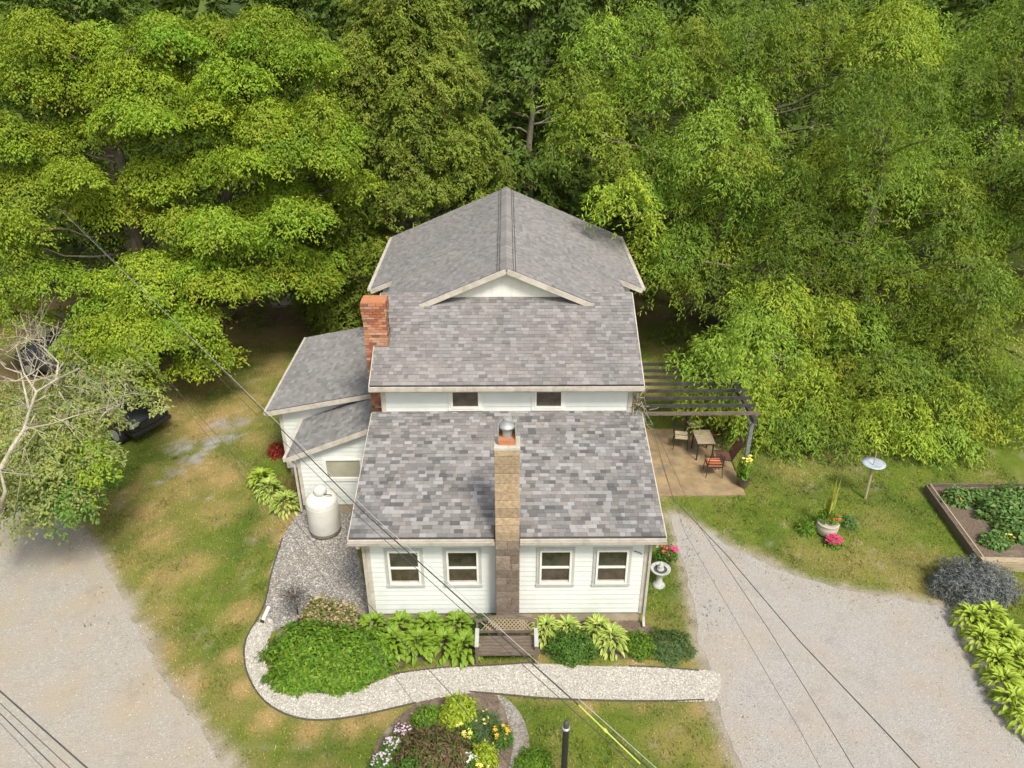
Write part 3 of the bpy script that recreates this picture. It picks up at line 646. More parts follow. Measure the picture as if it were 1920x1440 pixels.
# brick chimney
BC = [(.34, .13, .075), (.4, .17, .1), (.29, .11, .07), (.44, .22, .13), (.24, .11, .08), (.47, .29, .2)]
bx0, bx1, by0, by1, bz0, bz1 = -3.95, -3.32, 4.8, 5.3, 3.0, 6.98
m = MB(); m.box(bx0 + .02, bx1 - .02, by0 + .02, by1 - .02, bz0, bz1 - .01); bch = m.build('brick_chimney', M['mortar'], house)
bm_ = MB(); bm_.box(0, 1, 0, 1, 0, 1); bo = bm_.build('brick', M['brick_o'], bch); bme = bo.data; bpy.data.objects.remove(bo)
side = MB(); nrow = int((bz1 - bz0) / .078); bcount = 0
for r in range(nrow):
    z0 = bz0 + r * .078; pr = .0
    if r >= nrow - 4: pr = .03
    elif r >= nrow - 5: pr = .015
    x = bx0 - pr - (.1 if r % 2 else 0)
    while x < bx1 + pr:
        a, b = max(x, bx0 - pr), min(x + .2, bx1 + pr); x += .212
        if b - a < .02: continue
        o = bpy.data.objects.new('brick', bme); COL.objects.link(o); o.parent = bch
        o.location = (a, by0 - pr - random.uniform(0, .005), z0); o.scale = (b - a, .09, .066); c = np.array(random.choice(BC)) * random.uniform(.85, 1.15); o.color = (*c, 1)
    y = by0 - pr + .1
    while y < by1 + pr:
        for X0, X1 in ((bx0 - pr, bx0 + .05), (bx1 - .05, bx1 + pr)):
            side.cur = tuple(np.array(random.choice(BC)) * random.uniform(.85, 1.15)); side.box(X0, X1, y, min(y + .2, by1 + pr), z0, z0 + .066)
        y += .212
    side.cur = tuple(np.array(random.choice(BC))); side.box(bx0 - pr, bx1 + pr, by1 + pr - .08, by1 + pr, z0 - .0, z0 + .066)
o = side.build('brick_field', M['brick_a'], bch); o['kind'] = 'stuff'
m = MB(); m.box(bx0 - .02, bx1 + .02, by0 - .02, by1 + .02, bz1 - .01, bz1 + .03); m.build('chimney_crown', M['clay'], bch)
# front stone chimney
m = MB(); m.box(-.27, .27, -.43, .02, -.05, 5.62); fch = m.build('front_chimney', M['mortar'], house)
z = -.03; k = 0
while z < 5.6:
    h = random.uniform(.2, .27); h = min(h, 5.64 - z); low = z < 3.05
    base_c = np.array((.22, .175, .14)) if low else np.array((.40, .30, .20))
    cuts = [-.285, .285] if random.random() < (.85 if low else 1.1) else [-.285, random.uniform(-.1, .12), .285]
    for a, b in zip(cuts[:-1], cuts[1:]):
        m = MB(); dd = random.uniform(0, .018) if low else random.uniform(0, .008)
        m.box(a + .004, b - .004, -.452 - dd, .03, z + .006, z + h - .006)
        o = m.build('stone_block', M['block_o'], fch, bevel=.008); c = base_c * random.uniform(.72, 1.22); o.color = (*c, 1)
    z += h
m = MB(); m.box(-.29, .29, -.46, .03, 5.64, 5.72); m.build('chimney_crown', M['trim'], fch, bevel=.01)
m = MB(); m.box(-.19, .19, -.36, -.02, 5.72, 5.86); m.build('flue', M['clay'], fch, bevel=.012)
m = MB()
for sx in (-.19, .19): m.box(sx - .012, sx + .012, -.38, .0, 5.82, 6.1)
m.box(-.19, .19, -.012, .01, 5.82, 6.1); m.lathe([(.11, 5.86), (.11, 6.1)], 16, (0, -.19, 0)); m.build('flue_pipe', M['metal'], fch)
m = MB(); m.lathe([(.17, 6.1), (.18, 6.12), (.14, 6.16), (.07, 6.2), (.03, 6.21), (.005, 6.215)], 20, (0, -.19, 0)); m.build('chimney_cap', M['metal'], fch, smooth=True)
# little roof vent at base of second storey
m = MB(); m.lathe([(.1, 4.02), (.1, 4.2), (.14, 4.2), (.12, 4.27), (.02, 4.3)], 14, (0.02, 3.25, 0)); m.build('roof_vent', M['metal'], house)

# ================================================================== FOLIAGE
def pal(name):
    return {'lime': [(.24, .36, .03), (.29, .39, .032), (.20, .32, .03), (.34, .42, .038), (.155, .26, .026)],
            'cedar': [(.175, .265, .032), (.215, .30, .036), (.14, .225, .032), (.26, .315, .045), (.18, .2, .045)],
            'maple': [(.16, .275, .042), (.205, .32, .046), (.245, .355, .048), (.125, .22, .04), (.30, .39, .05)],
            'wood': [(.115, .19, .035), (.15, .225, .04), (.18, .25, .04), (.10, .165, .03)],
            'sage': [(.25, .34, .10), (.31, .37, .11), (.20, .29, .08), (.38, .42, .09), (.33, .30, .16)],
            'fern': [(.125, .25, .025), (.17, .30, .03), (.09, .19, .022), (.23, .35, .04)],
            'deep': [(.085, .18, .03), (.115, .22, .035), (.065, .145, .028)],
            'char': [(.32, .42, .03), (.4, .48, .05), (.24, .34, .03)],
            'blue': [(.15, .165, .18), (.21, .225, .235), (.11, .125, .13), (.27, .285, .29)],
            'juni': [(.10, .17, .06), (.135, .21, .07), (.08, .14, .05)],
            'burg': [(.15, .09, .055), (.2, .13, .08), (.13, .14, .045), (.11, .15, .035)],
            'straw': [(.3, .26, .12), (.2, .22, .06), (.38, .32, .18), (.14, .19, .04)],
            'veg': [(.13, .24, .06), (.17, .29, .08), (.09, .18, .05), (.22, .3, .1)]}[name]
def pad_leaves(c, rx, ry, rz, n, L, W, cols, droop=.5, tint=1.0, spread=1.0, spray=22, out=None, bare=False):
    """one bough: a drooping dome made of sprays; returns arrays"""
    ns = max(3, n // spray); r = np.sqrt(rng.random(ns)) ; a = rng.random(ns) * 6.283
    lx, ly = r * np.cos(a), r * np.sin(a)
    wob = .82 + .3 * np.sin(a * 3 + rng.random() * 6) * rng.random()
    lx, ly = lx * wob, ly * wob
    top = (1 - r ** 2) * rz * .85 - r ** 3 * rz * droop + rng.normal(0, rz * .1, ns)
    depth = rng.random(ns) ** 3 * rz * .9
    sc_ = np.stack([c[0] + lx * rx, c[1] + ly * ry, c[2] + top - depth], 1)
    od = np.stack([lx, ly, -.2 - .6 * r * droop], 1) + rng.normal(0, .22, (ns, 3)); od = unit(od)
    k = spray; S = np.repeat(sc_, k, 0); O = np.repeat(od, k, 0); m = len(S)
    t = rng.random(m) * L.mean() * 3.2 if hasattr(L, 'mean') else rng.random(m) * L * 3.2
    sidev = unit(np.cross(O, np.array((0, 0, 1.))) + 1e-6)
    sg = np.where(rng.random(m) < .5, -1, 1)[:, None]
    P = S + O * t[:, None] + sidev * rng.normal(0, L * .55, (m, 1)) + rng.normal(0, L * .22, (m, 3))
    D = O * .8 + sidev * sg * .75 + rng.normal(0, .25, (m, 3)); D[:, 2] -= .15 + .25 * droop
    N = np.array((0, -.12, 1.)) + O * .5 + rng.normal(0, .26, (m, 3))
    cc_ = np.array(cols); ci = rng.integers(0, len(cc_), ns); C = np.repeat(cc_[ci] * .5 + cc_.mean(0) * .5, k, 0) * rng.uniform(.78, 1.22, (m, 1)) * np.array(tint)
    return P, N, D, rng.uniform(.75, 1.25, m) * L, rng.uniform(.75, 1.25, m) * W, np.clip(C, .004, 1)
def branch_pts(a, b, sag=.1, wob=.12, n=5):
    a, b = np.array(a, float), np.array(b, float); L = np.linalg.norm(b - a); out = []
    for i in range(n + 1):
        t = i / n; p = a + (b - a) * t; p[2] += math.sin(t * math.pi) * L * sag
        if 0 < i < n: p += rng.normal(0, L * wob * .3, 3)
        out.append(p)
    return out
def tree(name, base, height, pads, cols, label, L=.2, W=.09, dens=230, droop=.5, group=None, tr=.28, bark='bark', mat='leaf', spray=22, lean=(0, 0), branches=True, cat='tree'):
    """pads: (x,y,z,rx,ry,rz,tint)"""
    root = empty(name, (base[0], base[1], 0), 0, label, cat, group); B = np.array((base[0], base[1], 0.))
    top = np.array((lean[0], lean[1], height * .8)); tp = branch_pts((0, 0, -.1), top, 0, .03, 7)
    m = MB(); m.tube(tp, [tr * (1.25 if i == 0 else 1) * (1 - .85 * i / 7) + .02 for i in range(8)], 9); tk = m.build('trunk', M[bark], root, smooth=True)
    acc = []; br = MB()
    for (x, y, z, rx, ry, rz, tint) in pads:
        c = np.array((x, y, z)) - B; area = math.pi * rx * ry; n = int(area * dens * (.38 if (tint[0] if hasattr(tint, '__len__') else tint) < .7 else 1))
        acc.append(pad_leaves(c, rx, ry, rz, n, L, W, cols, droop, tint, spray=spray))
        if branches and rx > .75:
            zt = max(1.2, c[2] - np.hypot(c[0], c[1]) * .45); zt = min(zt, height * .78); f = zt / (height * .8); s0 = np.array((lean[0] * f, lean[1] * f, zt))
            pts = branch_pts(s0, c - np.array((0, 0, rz * .75)), .03, .1, 5); r0 = min(tr * .4, .03 + .007 * np.linalg.norm(c - s0))
            br.tube(pts, [r0 * (1 - .75 * i / 5) for i in range(6)], 5, False)
            for _ in range(2 if spray != 9 else 0):
                e = c + np.array((rng.uniform(-rx, rx) * .6, rng.uniform(-ry, ry) * .6, -rz * .55)); br.tube(branch_pts(pts[4], e, .03, .12, 3), [r0 * .3, r0 * .22, r0 * .15, r0 * .08], 4, False)
    A = [np.concatenate([q[i] for q in acc]) for i in range(6)]
    leaves('crown', *A, M[mat], root)
    if br.v: br.build('branch', M[bark], root, smooth=True)['kind'] = 'stuff'
    return root
def pad_at(px, py, Y, wpx, hpx, tint=1.0, thick=.5, asp=.8):
    p = AY(px, py, Y); t = (p[1] - CAM[1]) * cp + (CAM[2] - p[2]) * sp_; s = FPX / t
    rx = wpx / s / 2; return (p[0], p[1], p[2], rx, rx * asp, max(.35, hpx / s / 2 * thick * 2), tint)
def satellites(q, k, pads):
    x, y, z, rx, ry, rz, t = q; pads.append(q)
    for i in range(k):
        a = random.uniform(0, 6.283); f = random.uniform(.28, .66)
        pads.append((x + math.cos(a) * rx * .95, y + math.sin(a) * ry * .8, z - random.uniform(.0, .7) * rz, rx * f * 1.25, ry * f, rz * f * 1.1, tuple(v * random.uniform(.9, 1.1) for v in t)))
# --- left lime green trees, boughs set out from the photo
def YL(py): return 11.6 + (620 - py) / 620 * 6.0
left = [(60, 35, 170, 90), (180, 60, 180, 90), (300, 40, 190, 80), (250, 95, 200, 80), (400, 45, 180, 80), (500, 30, 190, 90), (540, 75, 150, 80), (40, 105, 160, 100), (100, 130, 120, 80), (190, 100, 110, 80),
        (240, 125, 150, 90), (175, 140, 110, 70), (430, 120, 160, 90), (480, 105, 110, 70), (560, 110, 150, 80), (600, 90, 80, 70), (110, 120, 90, 70), (320, 150, 170, 80), (250, 185, 180, 60), (170, 210, 110, 60),
        (380, 170, 170, 70), (400, 210, 150, 60), (290, 215, 130, 60), (500, 200, 160, 80), (600, 185, 130, 80), (560, 240, 170, 70), (630, 220, 90, 70), (440, 280, 130, 80), (500, 270, 130, 60), (620, 270, 100, 60), (660, 320, 90, 60),
        (50, 320, 210, 80), (130, 300, 120, 60), (290, 300, 170, 70), (320, 325, 90, 50), (200, 360, 120, 80), (20, 400, 110, 90), (20, 440, 100, 70), (530, 340, 150, 70), (470, 375, 150, 70), (540, 385, 130, 70), (400, 400, 130, 80),
        (440, 430, 120, 60), (510, 430, 100, 60), (340, 395, 110, 60), (270, 490, 190, 90), (220, 540, 120, 80), (330, 470, 110, 60), (380, 480, 110, 60), (560, 474, 150, 70), (590, 498, 100, 60), (470, 500, 120, 60), (420, 510, 100, 60),
        (240, 590, 200, 70), (170, 590, 110, 60), (370, 600, 100, 80), (390, 640, 110, 60), (350, 570, 90, 60), (300, 575, 100, 50), (180, 620, 110, 50), (30, 560, 120, 80), (80, 500, 130, 70), (30, 240, 120, 70), (100, 230, 110, 60), (-50, 200, 130, 90)]
pa, pb = [], []
for x, y, w_, h_ in left:
    t = random.uniform(.85, 1.15); q = pad_at(x, y + 8, YL(y) + random.uniform(-1.5, 1.3), w_ * .92, h_, (t * random.uniform(.95, 1.1), t, t), .36, .9)
    satellites(q, 3, pa if x < 335 else pb)
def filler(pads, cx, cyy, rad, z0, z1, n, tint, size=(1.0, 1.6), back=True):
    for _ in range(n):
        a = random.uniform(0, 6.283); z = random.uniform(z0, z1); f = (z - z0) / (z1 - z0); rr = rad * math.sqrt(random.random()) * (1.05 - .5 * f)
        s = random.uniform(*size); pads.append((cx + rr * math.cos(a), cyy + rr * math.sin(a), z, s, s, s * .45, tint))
filler(pa, -14.5, 17.0, 4.8, 3.5, 13, 16, (.69, .69, .69)); filler(pb, -9.5, 17.5, 4.0, 4, 13, 15, (.69, .69, .69))  # inner pads tinted darker: crown shade put into the leaf colour
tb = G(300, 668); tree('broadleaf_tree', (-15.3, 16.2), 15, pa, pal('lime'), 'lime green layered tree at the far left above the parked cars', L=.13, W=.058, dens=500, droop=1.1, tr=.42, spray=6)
tb = G(357, 692); tree('broadleaf_tree', (-12.9, 14.6), 15, pb, pal('lime'), 'lime green layered tree whose pale trunk stands at the dry lawn edge', L=.13, W=.058, dens=500, droop=1.1, tr=.4, spray=6, lean=(3.0, 3.0))
# --- cedar behind the house
ced = []
for i in range(185):
    z = random.uniform(1.2, 17.2) ; f = z / 18; rad = 4.9 * (1 - f ** 1.6) * random.uniform(.78, 1.04) + .2; a = random.uniform(-2.9, -.1) if random.random() < .8 else random.uniform(0, 6.283)
    s = random.uniform(.6, 1.15); t = random.uniform(.8, 1.2)
    ced.append((-4.2 + rad * math.cos(a), 20.6 + rad * math.sin(a), z, s, s, s * .6, (t * 1.05, t, t)))
tree('cedar_tree', (-4.2, 20.6), 17.5, ced, pal('cedar'), 'tall olive green cedar rising right behind the left half of the roof', L=.15, W=.055, dens=430, droop=1.1, tr=.35)
ced2 = []
for i in range(60):
    z = random.uniform(.8, 8); f = z / 9; rad = 2.4 * (1 - f ** 1.6) * random.uniform(.7, 1.04) + .2; a = random.uniform(0, 6.283); s = random.uniform(.5, .9); t = random.uniform(.75, 1.1)
    ced2.append((-7.6 + rad * math.cos(a), 19.2 + rad * math.sin(a), z, s, s, s * .55, (t, t * .92, t * .9)))
tree('cedar_tree', (-7.6, 19.2), 8.5, ced2, pal('cedar'), 'shorter brownish cedar between the lime trees and the tall cedar', L=.19, W=.06, dens=260, droop=1.1, tr=.2)
# --- right maples
def YR(py): return 8.0 + (840 - py) / 840 * 10.5
right = [(1080, 130, 110, 110), (1130, 60, 120, 90), (1110, 200, 110, 80), (1060, 250, 90, 60), (1200, 40, 150, 90), (1180, 160, 130, 110), (1300, 70, 150, 90), (1250, 120, 130, 80), (1400, 60, 170, 100), (1410, 130, 90, 110), (1380, 200, 190, 130), (1330, 240, 150, 90),
         (1500, 50, 140, 90), (1560, 40, 100, 90), (1680, 40, 190, 100), (1660, 110, 130, 90), (1740, 60, 120, 110), (1800, 110, 120, 120), (1870, 50, 130, 110), (1890, 150, 120, 90), (1240, 275, 110, 70), (1290, 310, 150, 80), (1330, 330, 120, 80),
         (1390, 300, 120, 100), (1380, 365, 110, 60), (1480, 320, 120, 70), (1560, 290, 130, 100), (1560, 330, 100, 60), (1650, 260, 180, 110), (1660, 170, 100, 120), (1700, 310, 150, 90), (1740, 190, 140, 70), (1770, 270, 120, 90), (1690, 350, 120, 70), (1800, 340, 110, 70),
         (1860, 250, 110, 90), (1900, 300, 100, 80), (1600, 200, 110, 100), (1480, 400, 100, 60), (1560, 440, 120, 70), (1620, 405, 130, 70), (1650, 390, 80, 40), (1820, 390, 120, 70), (1840, 430, 100, 60), (1910, 420, 90, 100), (1290, 430, 130, 70), (1250, 470, 100, 80), (1220, 430, 90, 90),
         (1540, 510, 170, 80), (1600, 470, 120, 70), (1460, 540, 140, 70), (1420, 560, 100, 50), (1350, 640, 120, 80), (1420, 610, 150, 80), (1460, 650, 140, 80), (1320, 715, 90, 60), (1500, 620, 120, 70), (1560, 640, 150, 80), (1620, 590, 140, 70), (1560, 570, 110, 60), (1700, 570, 150, 80), (1760, 600, 150, 80),
         (1440, 720, 130, 80), (1410, 750, 90, 60), (1510, 710, 150, 100), (1590, 700, 120, 90), (1540, 740, 110, 80), (1470, 800, 120, 80), (1560, 800, 140, 80), (1460, 835, 80, 50), (1510, 770, 110, 70), (1650, 690, 150, 80), (1720, 680, 140, 70), (1640, 770, 110, 70), (1700, 760, 120, 70),
         (1820, 600, 140, 90), (1880, 560, 110, 100), (1850, 680, 140, 100), (1790, 740, 130, 80), (1880, 770, 110, 90), (1860, 520, 110, 80), (1760, 520, 120, 70), (1690, 500, 110, 60), (1840, 840, 150, 60), (1900, 690, 90, 90), (1780, 800, 110, 50), (1340, 500, 110, 70), (1380, 450, 110, 60), (1385, 690, 110, 70), (1430, 770, 100, 60), (1395, 720, 90, 60), (1340, 670, 100, 60), (1375, 745, 80, 50), (1400, 660, 110, 70), (1425, 800, 80, 50), (1330, 735, 60, 40), (1180, 350, 110, 80), (1160, 290, 100, 70), (1450, 470, 110, 60), (1980, 300, 160, 120), (1990, 520, 160, 120), (1980, 100, 160, 120), (1980, 740, 150, 110)]
trees_r = {'a': [], 'b': [], 'c': []}
for x, y, w_, h_ in right:
    t = random.uniform(.7, 1.3); yel = random.random() < .38; Y = YR(y) + random.uniform(-1.4, 1.4)  # random pad tint; yellower pads paint highlights into the crown
    if x < 1420 and y > 380 and y < 620: Y = max(Y, 14.2)
    if y > 600 and x < 1425: Y = 8.3 + random.random() * 1.2
    q = pad_at(x, y + 6, Y, w_ * 1.1, h_ * 1.1, (t * (1.3 if yel else 1.0), t * (1.15 if yel else 1.0), t * .9), .5, .85)
    satellites(q, 1, trees_r['c' if x > 1700 else 'b' if y < 400 else 'a'])
filler(trees_r['a'], 13.2, 12.5, 5.0, 3.5, 12, 26, (.69, .69, .69)); filler(trees_r['b'], 10.5, 19.5, 5.2, 4, 14, 26, (.69, .69, .69)); filler(trees_r['c'], 19, 14, 4.5, 3, 14, 20, (.69, .69, .69))  # inner boughs get a darker leaf tint, painting shade inside the crowns
tree('willow_leaved_tree', (13.6, 13.6), 12, trees_r['a'], pal('maple'), 'broad narrow-leaved tree hanging over the pergola and bird dish', L=.165, W=.042, dens=430, droop=1.1, spray=9, tr=.4)
tree('willow_leaved_tree', (9.8, 19.0), 16, trees_r['b'], pal('maple'), 'tall narrow-leaved tree behind the right side of the roof', L=.165, W=.042, dens=410, droop=1.1, spray=9, tr=.42)
tree('willow_leaved_tree', (19.5, 16.5), 15.5, trees_r['c'], pal('maple'), 'narrow-leaved tree at the right edge above the raised vegetable bed', L=.165, W=.042, dens=410, droop=1.1, spray=9, tr=.4)
# --- background woodland trees
bgt = [(1.2, 25, 16, 3.6, .95, 'tall slim tree with pale trunk behind the roof ridge'), (5.4, 27, 16, 3.8, .85, 'dark green tree between roof ridge and the tall right tree'), (-1.0, 31, 17, 4.2, .85, 'dark tree in the gap just right of the tall cedar'),
       (9.5, 31, 17, 4.5, 1.0, 'mid green tree at the top of the picture right of the centre'), (-10, 28, 17, 4.6, .8, 'dark tree behind the gap between lime trees and cedar'), (16, 27, 17.5, 5, .75, 'dark green tree behind the top right group'), (-20, 25, 17, 5, .85, 'olive tree behind the top left lime green boughs'), (25, 24, 17, 5, .8, 'dark tree at the far right top corner')]
for i, (x, y, h, r, t, lab) in enumerate(bgt):
    pads = []
    for k in range(70):
        z = random.uniform(2.0, h); f = (z - 1) / h; rr = r * (1 - max(0, f) ** 2.2) * random.uniform(.55, 1.05) + .3; a = random.uniform(-3.1, 0) if random.random() < .75 else random.uniform(0, 6.283)
        s = random.uniform(.8, 1.4); q = t * random.uniform(.8, 1.2); pads.append((x + rr * math.cos(a), y + rr * math.sin(a), z, s, s, s * .6, (q, q, q)))
    tree('woodland_tree', (x, y), h, pads, pal('wood'), lab, L=.26, W=.105, dens=92, droop=.9, tr=.26, bark='bark_pale' if i == 0 else 'bark', branches=i < 3)
# far wood, one mass
acc = []
for k in range(600):
    x = random.uniform(-42, 44); y = random.uniform(33, 44); z = random.uniform(1, 23) ; s = random.uniform(1.3, 2.4)
    acc.append(pad_leaves(np.array((x, y, z)), s, s, s * .6, 140, .62, .34, pal('wood'), .9, (.9, .9, .9)))
for k in range(230):
    x = random.uniform(-46, 46); y = random.uniform(46, 58); z = random.uniform(8, 22); s = random.uniform(2.0, 3.2); acc.append(pad_leaves(np.array((x, y, z)), s, s, s * .7, 110, .9, .5, pal('wood'), .9, (.9, .9, .9)))
for k in range(150):
    sg = random.choice((-1, 1)); x = sg * random.uniform(23, 34) + 1; y = random.uniform(2 if sg > 0 else 18, 32); z = random.uniform(1, 16); s = random.uniform(1.3, 2.2)
    acc.append(pad_leaves(np.array((x, y, z)), s, s, s * .6, 170, .4, .18, pal('wood'), .9, (1, 1, 1)))
A = [np.concatenate([q[i] for q in acc]) for i in range(6)]; o = leaves('far_wood', *A, M['leaf']); tag(o, 'dense far wood closing off the view behind all trees', 'wood', kind='stuff')
# undergrowth behind the house
acc = []
for k in range(130):
    x = random.uniform(-22, 22); y = random.uniform(18.3, 25) if x < 7 else random.uniform(14, 25); s = random.uniform(.6, 1.3); acc.append(pad_leaves(np.array((x, y, random.uniform(.2, .9))), s, s, s * .8, 150, .2, .09, pal('wood'), .7, (1.1, 1.0, .9)))
A = [np.concatenate([q[i] for q in acc]) for i in range(6)]; o = leaves('undergrowth', *A, M['leaf']); tag(o, 'low dark undergrowth below the trees behind the house', 'undergrowth', kind='stuff')

# --- half bare tree at the left edge
root_xy = (-17.5, 3.2)
def P_(px, py, z): return G(px, py, z)
dead = empty('half_bare_tree', (*root_xy, 0), 0, 'half dead tree with pale bare branches reaching over the gravel from the left edge', 'tree')
B0 = np.array((*root_xy, 0.)); m = MB(); m.tube([(0, 0, -.1), (.2, .1, 1.6), (.5, .3, 3.2), (1.1, .6, 4.4)], [.3, .24, .2, .17], 9); m.build('trunk', M['bark_pale'], dead, smooth=True)
br = MB(); f0 = B0 + (1.1, .6, 4.4)
lim = [([(0, 880, 4.8), (22, 840, 5.0), (45, 805, 5.2), (55, 770, 5.4), (68, 735, 5.6), (105, 712, 5.7), (150, 690, 5.8)], .07), ([(55, 770, 5.4), (40, 700, 5.7), (10, 690, 5.8), (-10, 660, 5.9)], .04), ([(45, 805, 5.2), (95, 795, 5.2), (140, 780, 5.2), (210, 760, 5.2)], .035),
       ([(68, 735, 5.6), (45, 700, 5.8), (30, 650, 6.0), (45, 625, 6.1)], .035), ([(105, 712, 5.7), (110, 680, 5.8), (80, 650, 6), (60, 640, 6)], .04), ([(0, 705, 5.6), (30, 715, 5.7), (60, 700, 5.8), (95, 672, 5.9)], .035), ([(0, 960, 3.6), (10, 920, 4.3), (0, 880, 4.8)], .075)]
tips = []
for pts, r in lim:
    W3 = [P_(*p) - B0 for p in pts]; br.tube(W3, [.8 * r * (1 - .65 * i / (len(W3) - 1)) for i in range(len(W3))], 6); tips += W3[2:]
br.tube([f0 - B0, P_(0, 880, 4.8) - B0], [.12, .07], 7)
tips = [np.array(t) for t in tips]
tw = MB()
for k in range(110):
    s0 = random.choice(tips) + rng.normal(0, .15, 3); d = unit(rng.normal(0, 1, (1, 3)) + np.array([[.2, .5, .35]]))[0]; L_ = random.uniform(.3, 1.0)
    a = s0; b = s0 + d * L_ * .5 + rng.normal(0, .06, 3); c = b + (d + rng.normal(0, .4, 3)) * L_ * .5; tw.tube([a, b, c], [.014, .009, .005], 3, False)
    for q in range(3): tw.tube([b, b + (d + rng.normal(0, .7, 3)) * L_ * .45], [.006, .003], 3, False)
br.build('limb', M['bark_pale'], dead, smooth=True); tw.build('twig', M['bark_pale'], dead)['kind'] = 'stuff'
acc = []
for (px, py, z, wp, cl, tn) in [(160, 720, 4.6, 150, 'sage', 1), (210, 680, 4.4, 120, 'lime', .8), (225, 690, 4.4, 80, 'sage', 1), (120, 760, 4.7, 130, 'sage', 1), (160, 775, 4.3, 90, 'sage', .9), (60, 820, 4.2, 130, 'sage', 1.1), (110, 830, 4.0, 140, 'sage', 1), (150, 850, 3.7, 110, 'lime', 1), (20, 780, 4.3, 120, 'sage', 1),
                                (285, 735, 4.0, 45, 'sage', 1.1), (60, 880, 3.5, 150, 'sage', .9), (20, 860, 3.6, 120, 'sage', 1.2), (110, 900, 3.0, 130, 'deep', 1.4), (130, 920, 2.4, 80, 'sage', .9), (50, 940, 2.6, 100, 'sage', .9), (120, 880, 3.0, 110, 'deep', 1.5), (30, 920, 2.8, 110, 'sage', .9), (230, 650, 4.6, 90, 'lime', .9), (10, 740, 4.6, 90, 'sage', .9)]:
    c = P_(px, py, z) - B0; r = wp / 52 / 2; acc.append(pad_leaves(c, r, r * .9, r * .5, int(r * r * 3.1 * 420), .11, .05, pal(cl), .8, tn, spray=12))
A = [np.concatenate([q[i] for q in acc]) for i in range(6)]; leaves('crown', *A, M['leaf'], dead)

# ------------------------------------------------------------------ garden plants
def mound(name, loc, rx, ry, h, n, L, W, cols, label, cat='shrub', up=.4, group=None, flowers=None, tint=1.0, lumps=5):
    root = empty(name, (loc[0], loc[1], 0), 0, label, cat, group)
    a = rng.random(n) * 6.283; u = rng.random(n); th = np.arccos(u * .98); lump = 1 + .16 * np.sin(a * lumps + 1) * np.sin(th * 4) + .1 * np.sin(a * 9 + th * 7)
    rr = (1 - .45 * rng.random(n) ** 2) * lump
    d = np.stack([np.sin(th) * np.cos(a), np.sin(th) * np.sin(a), np.cos(th)], 1)
    P = d * rr[:, None] * np.array((rx, ry, h)); P[:, 2] = np.maximum(P[:, 2], .02)
    N = d * .7 + np.array((0, 0, .6)) + rng.normal(0, .4, (n, 3)); D = d * .7 + rng.normal(0, .6, (n, 3)); D[:, 2] += up - .3
    cl = np.array(cols); k = ((np.sin(a * 7) * np.sin(th * 9) * .5 + .5) * len(cl)).astype(int) % len(cl); k = np.where(rng.random(n) < .5, k, rng.integers(0, len(cl), n)); C = cl[k] * rng.uniform(.8, 1.2, (n, 1)) * tint
    leaves('foliage', P, N, D, rng.uniform(.7, 1.3, n) * L, rng.uniform(.7, 1.3, n) * W, C, M['leaf'], root)
    st = MB()
    for _ in range(7):
        b = rng.random() * 6.283; st.tube([(0, 0, 0), (math.cos(b) * rx * .3, math.sin(b) * ry * .3, h * .5), (math.cos(b) * rx * .55, math.sin(b) * ry * .55, h * .75)], [.014, .01, .005], 4)
    st.build('stem', M['bark'], root)
    if flowers:
        fm, cnt, size = flowers[:3]; size *= .72; fb = MB()
        for _ in range(cnt):
            b = rng.random() * 6.283; q = math.sqrt(rng.random()) * .95; p = (math.cos(b) * rx * q, math.sin(b) * ry * q, h * (1.02 - .55 * q * q) + rng.uniform(0, .06)); s = size * random.uniform(.7, 1.3)
            for j in range(5):
                e = j * 1.2566 + b; fb.add([p, (p[0] + math.cos(e - .45) * s * .8, p[1] + math.sin(e - .45) * s * .8, p[2] + s * .3), (p[0] + math.cos(e) * s * 1.2, p[1] + math.sin(e) * s * 1.2, p[2] + s * .2), (p[0] + math.cos(e + .45) * s * .8, p[1] + math.sin(e + .45) * s * .8, p[2] + s * .3)], [(0, 1, 2, 3)])
        fb.build('blossom', M[fm], root)['kind'] = 'stuff'
    return root
def hleaf(wd, mats, var):
    m = MB(); ts = [0, .18, .42, .7, 1]; ws = [.03, .75, 1, .72, .03]; zs = [0, .12, .17, .08, -.14]
    V_ = []
    for t, w_, z in zip(ts, ws, zs):
        for s in (-1, -.55, 0, .55, 1): V_.append((t, s * w_ * wd / 2, z + abs(s) * .05))
    F_ = []; mi = []
    for i in range(4):
        for j in range(4): F_.append((i * 5 + j, i * 5 + j + 1, (i + 1) * 5 + j + 1, (i + 1) * 5 + j)); mi.append(1 if (j in (1, 2)) and var else 0)
    me = bpy.data.meshes.new('leaf'); me.from_pydata(V_, [], F_)
    for x in mats: me.materials.append(x)
    me.polygons.foreach_set('material_index', mi); me.polygons.foreach_set('use_smooth', [True] * 16); return me
def solidleaf(name, c, c2):
    m = mottle(name, c, c2, 9, .45, bs=0, spec=.3); t = m.node_tree; b = t.nodes['Principled BSDF']; tr = nd(t, 'ShaderNodeBsdfTranslucent'); src = b.inputs['Base Color'].links[0].from_socket
    t.links.new(src, tr.inputs[0]); mx = nd(t, 'ShaderNodeMixShader'); mx.inputs[0].default_value = .25; t.links.new(b.outputs[0], mx.inputs[1]); t.links.new(tr.outputs[0], mx.inputs[2]); t.links.new(mx.outputs[0], t.nodes['Material Output'].inputs[0]); return m
hg = solidleaf('hosta_green', (.15, .27, .02), (.22, .35, .035)); hg2 = solidleaf('hosta_mid', (.21, .33, .03), (.28, .4, .05))
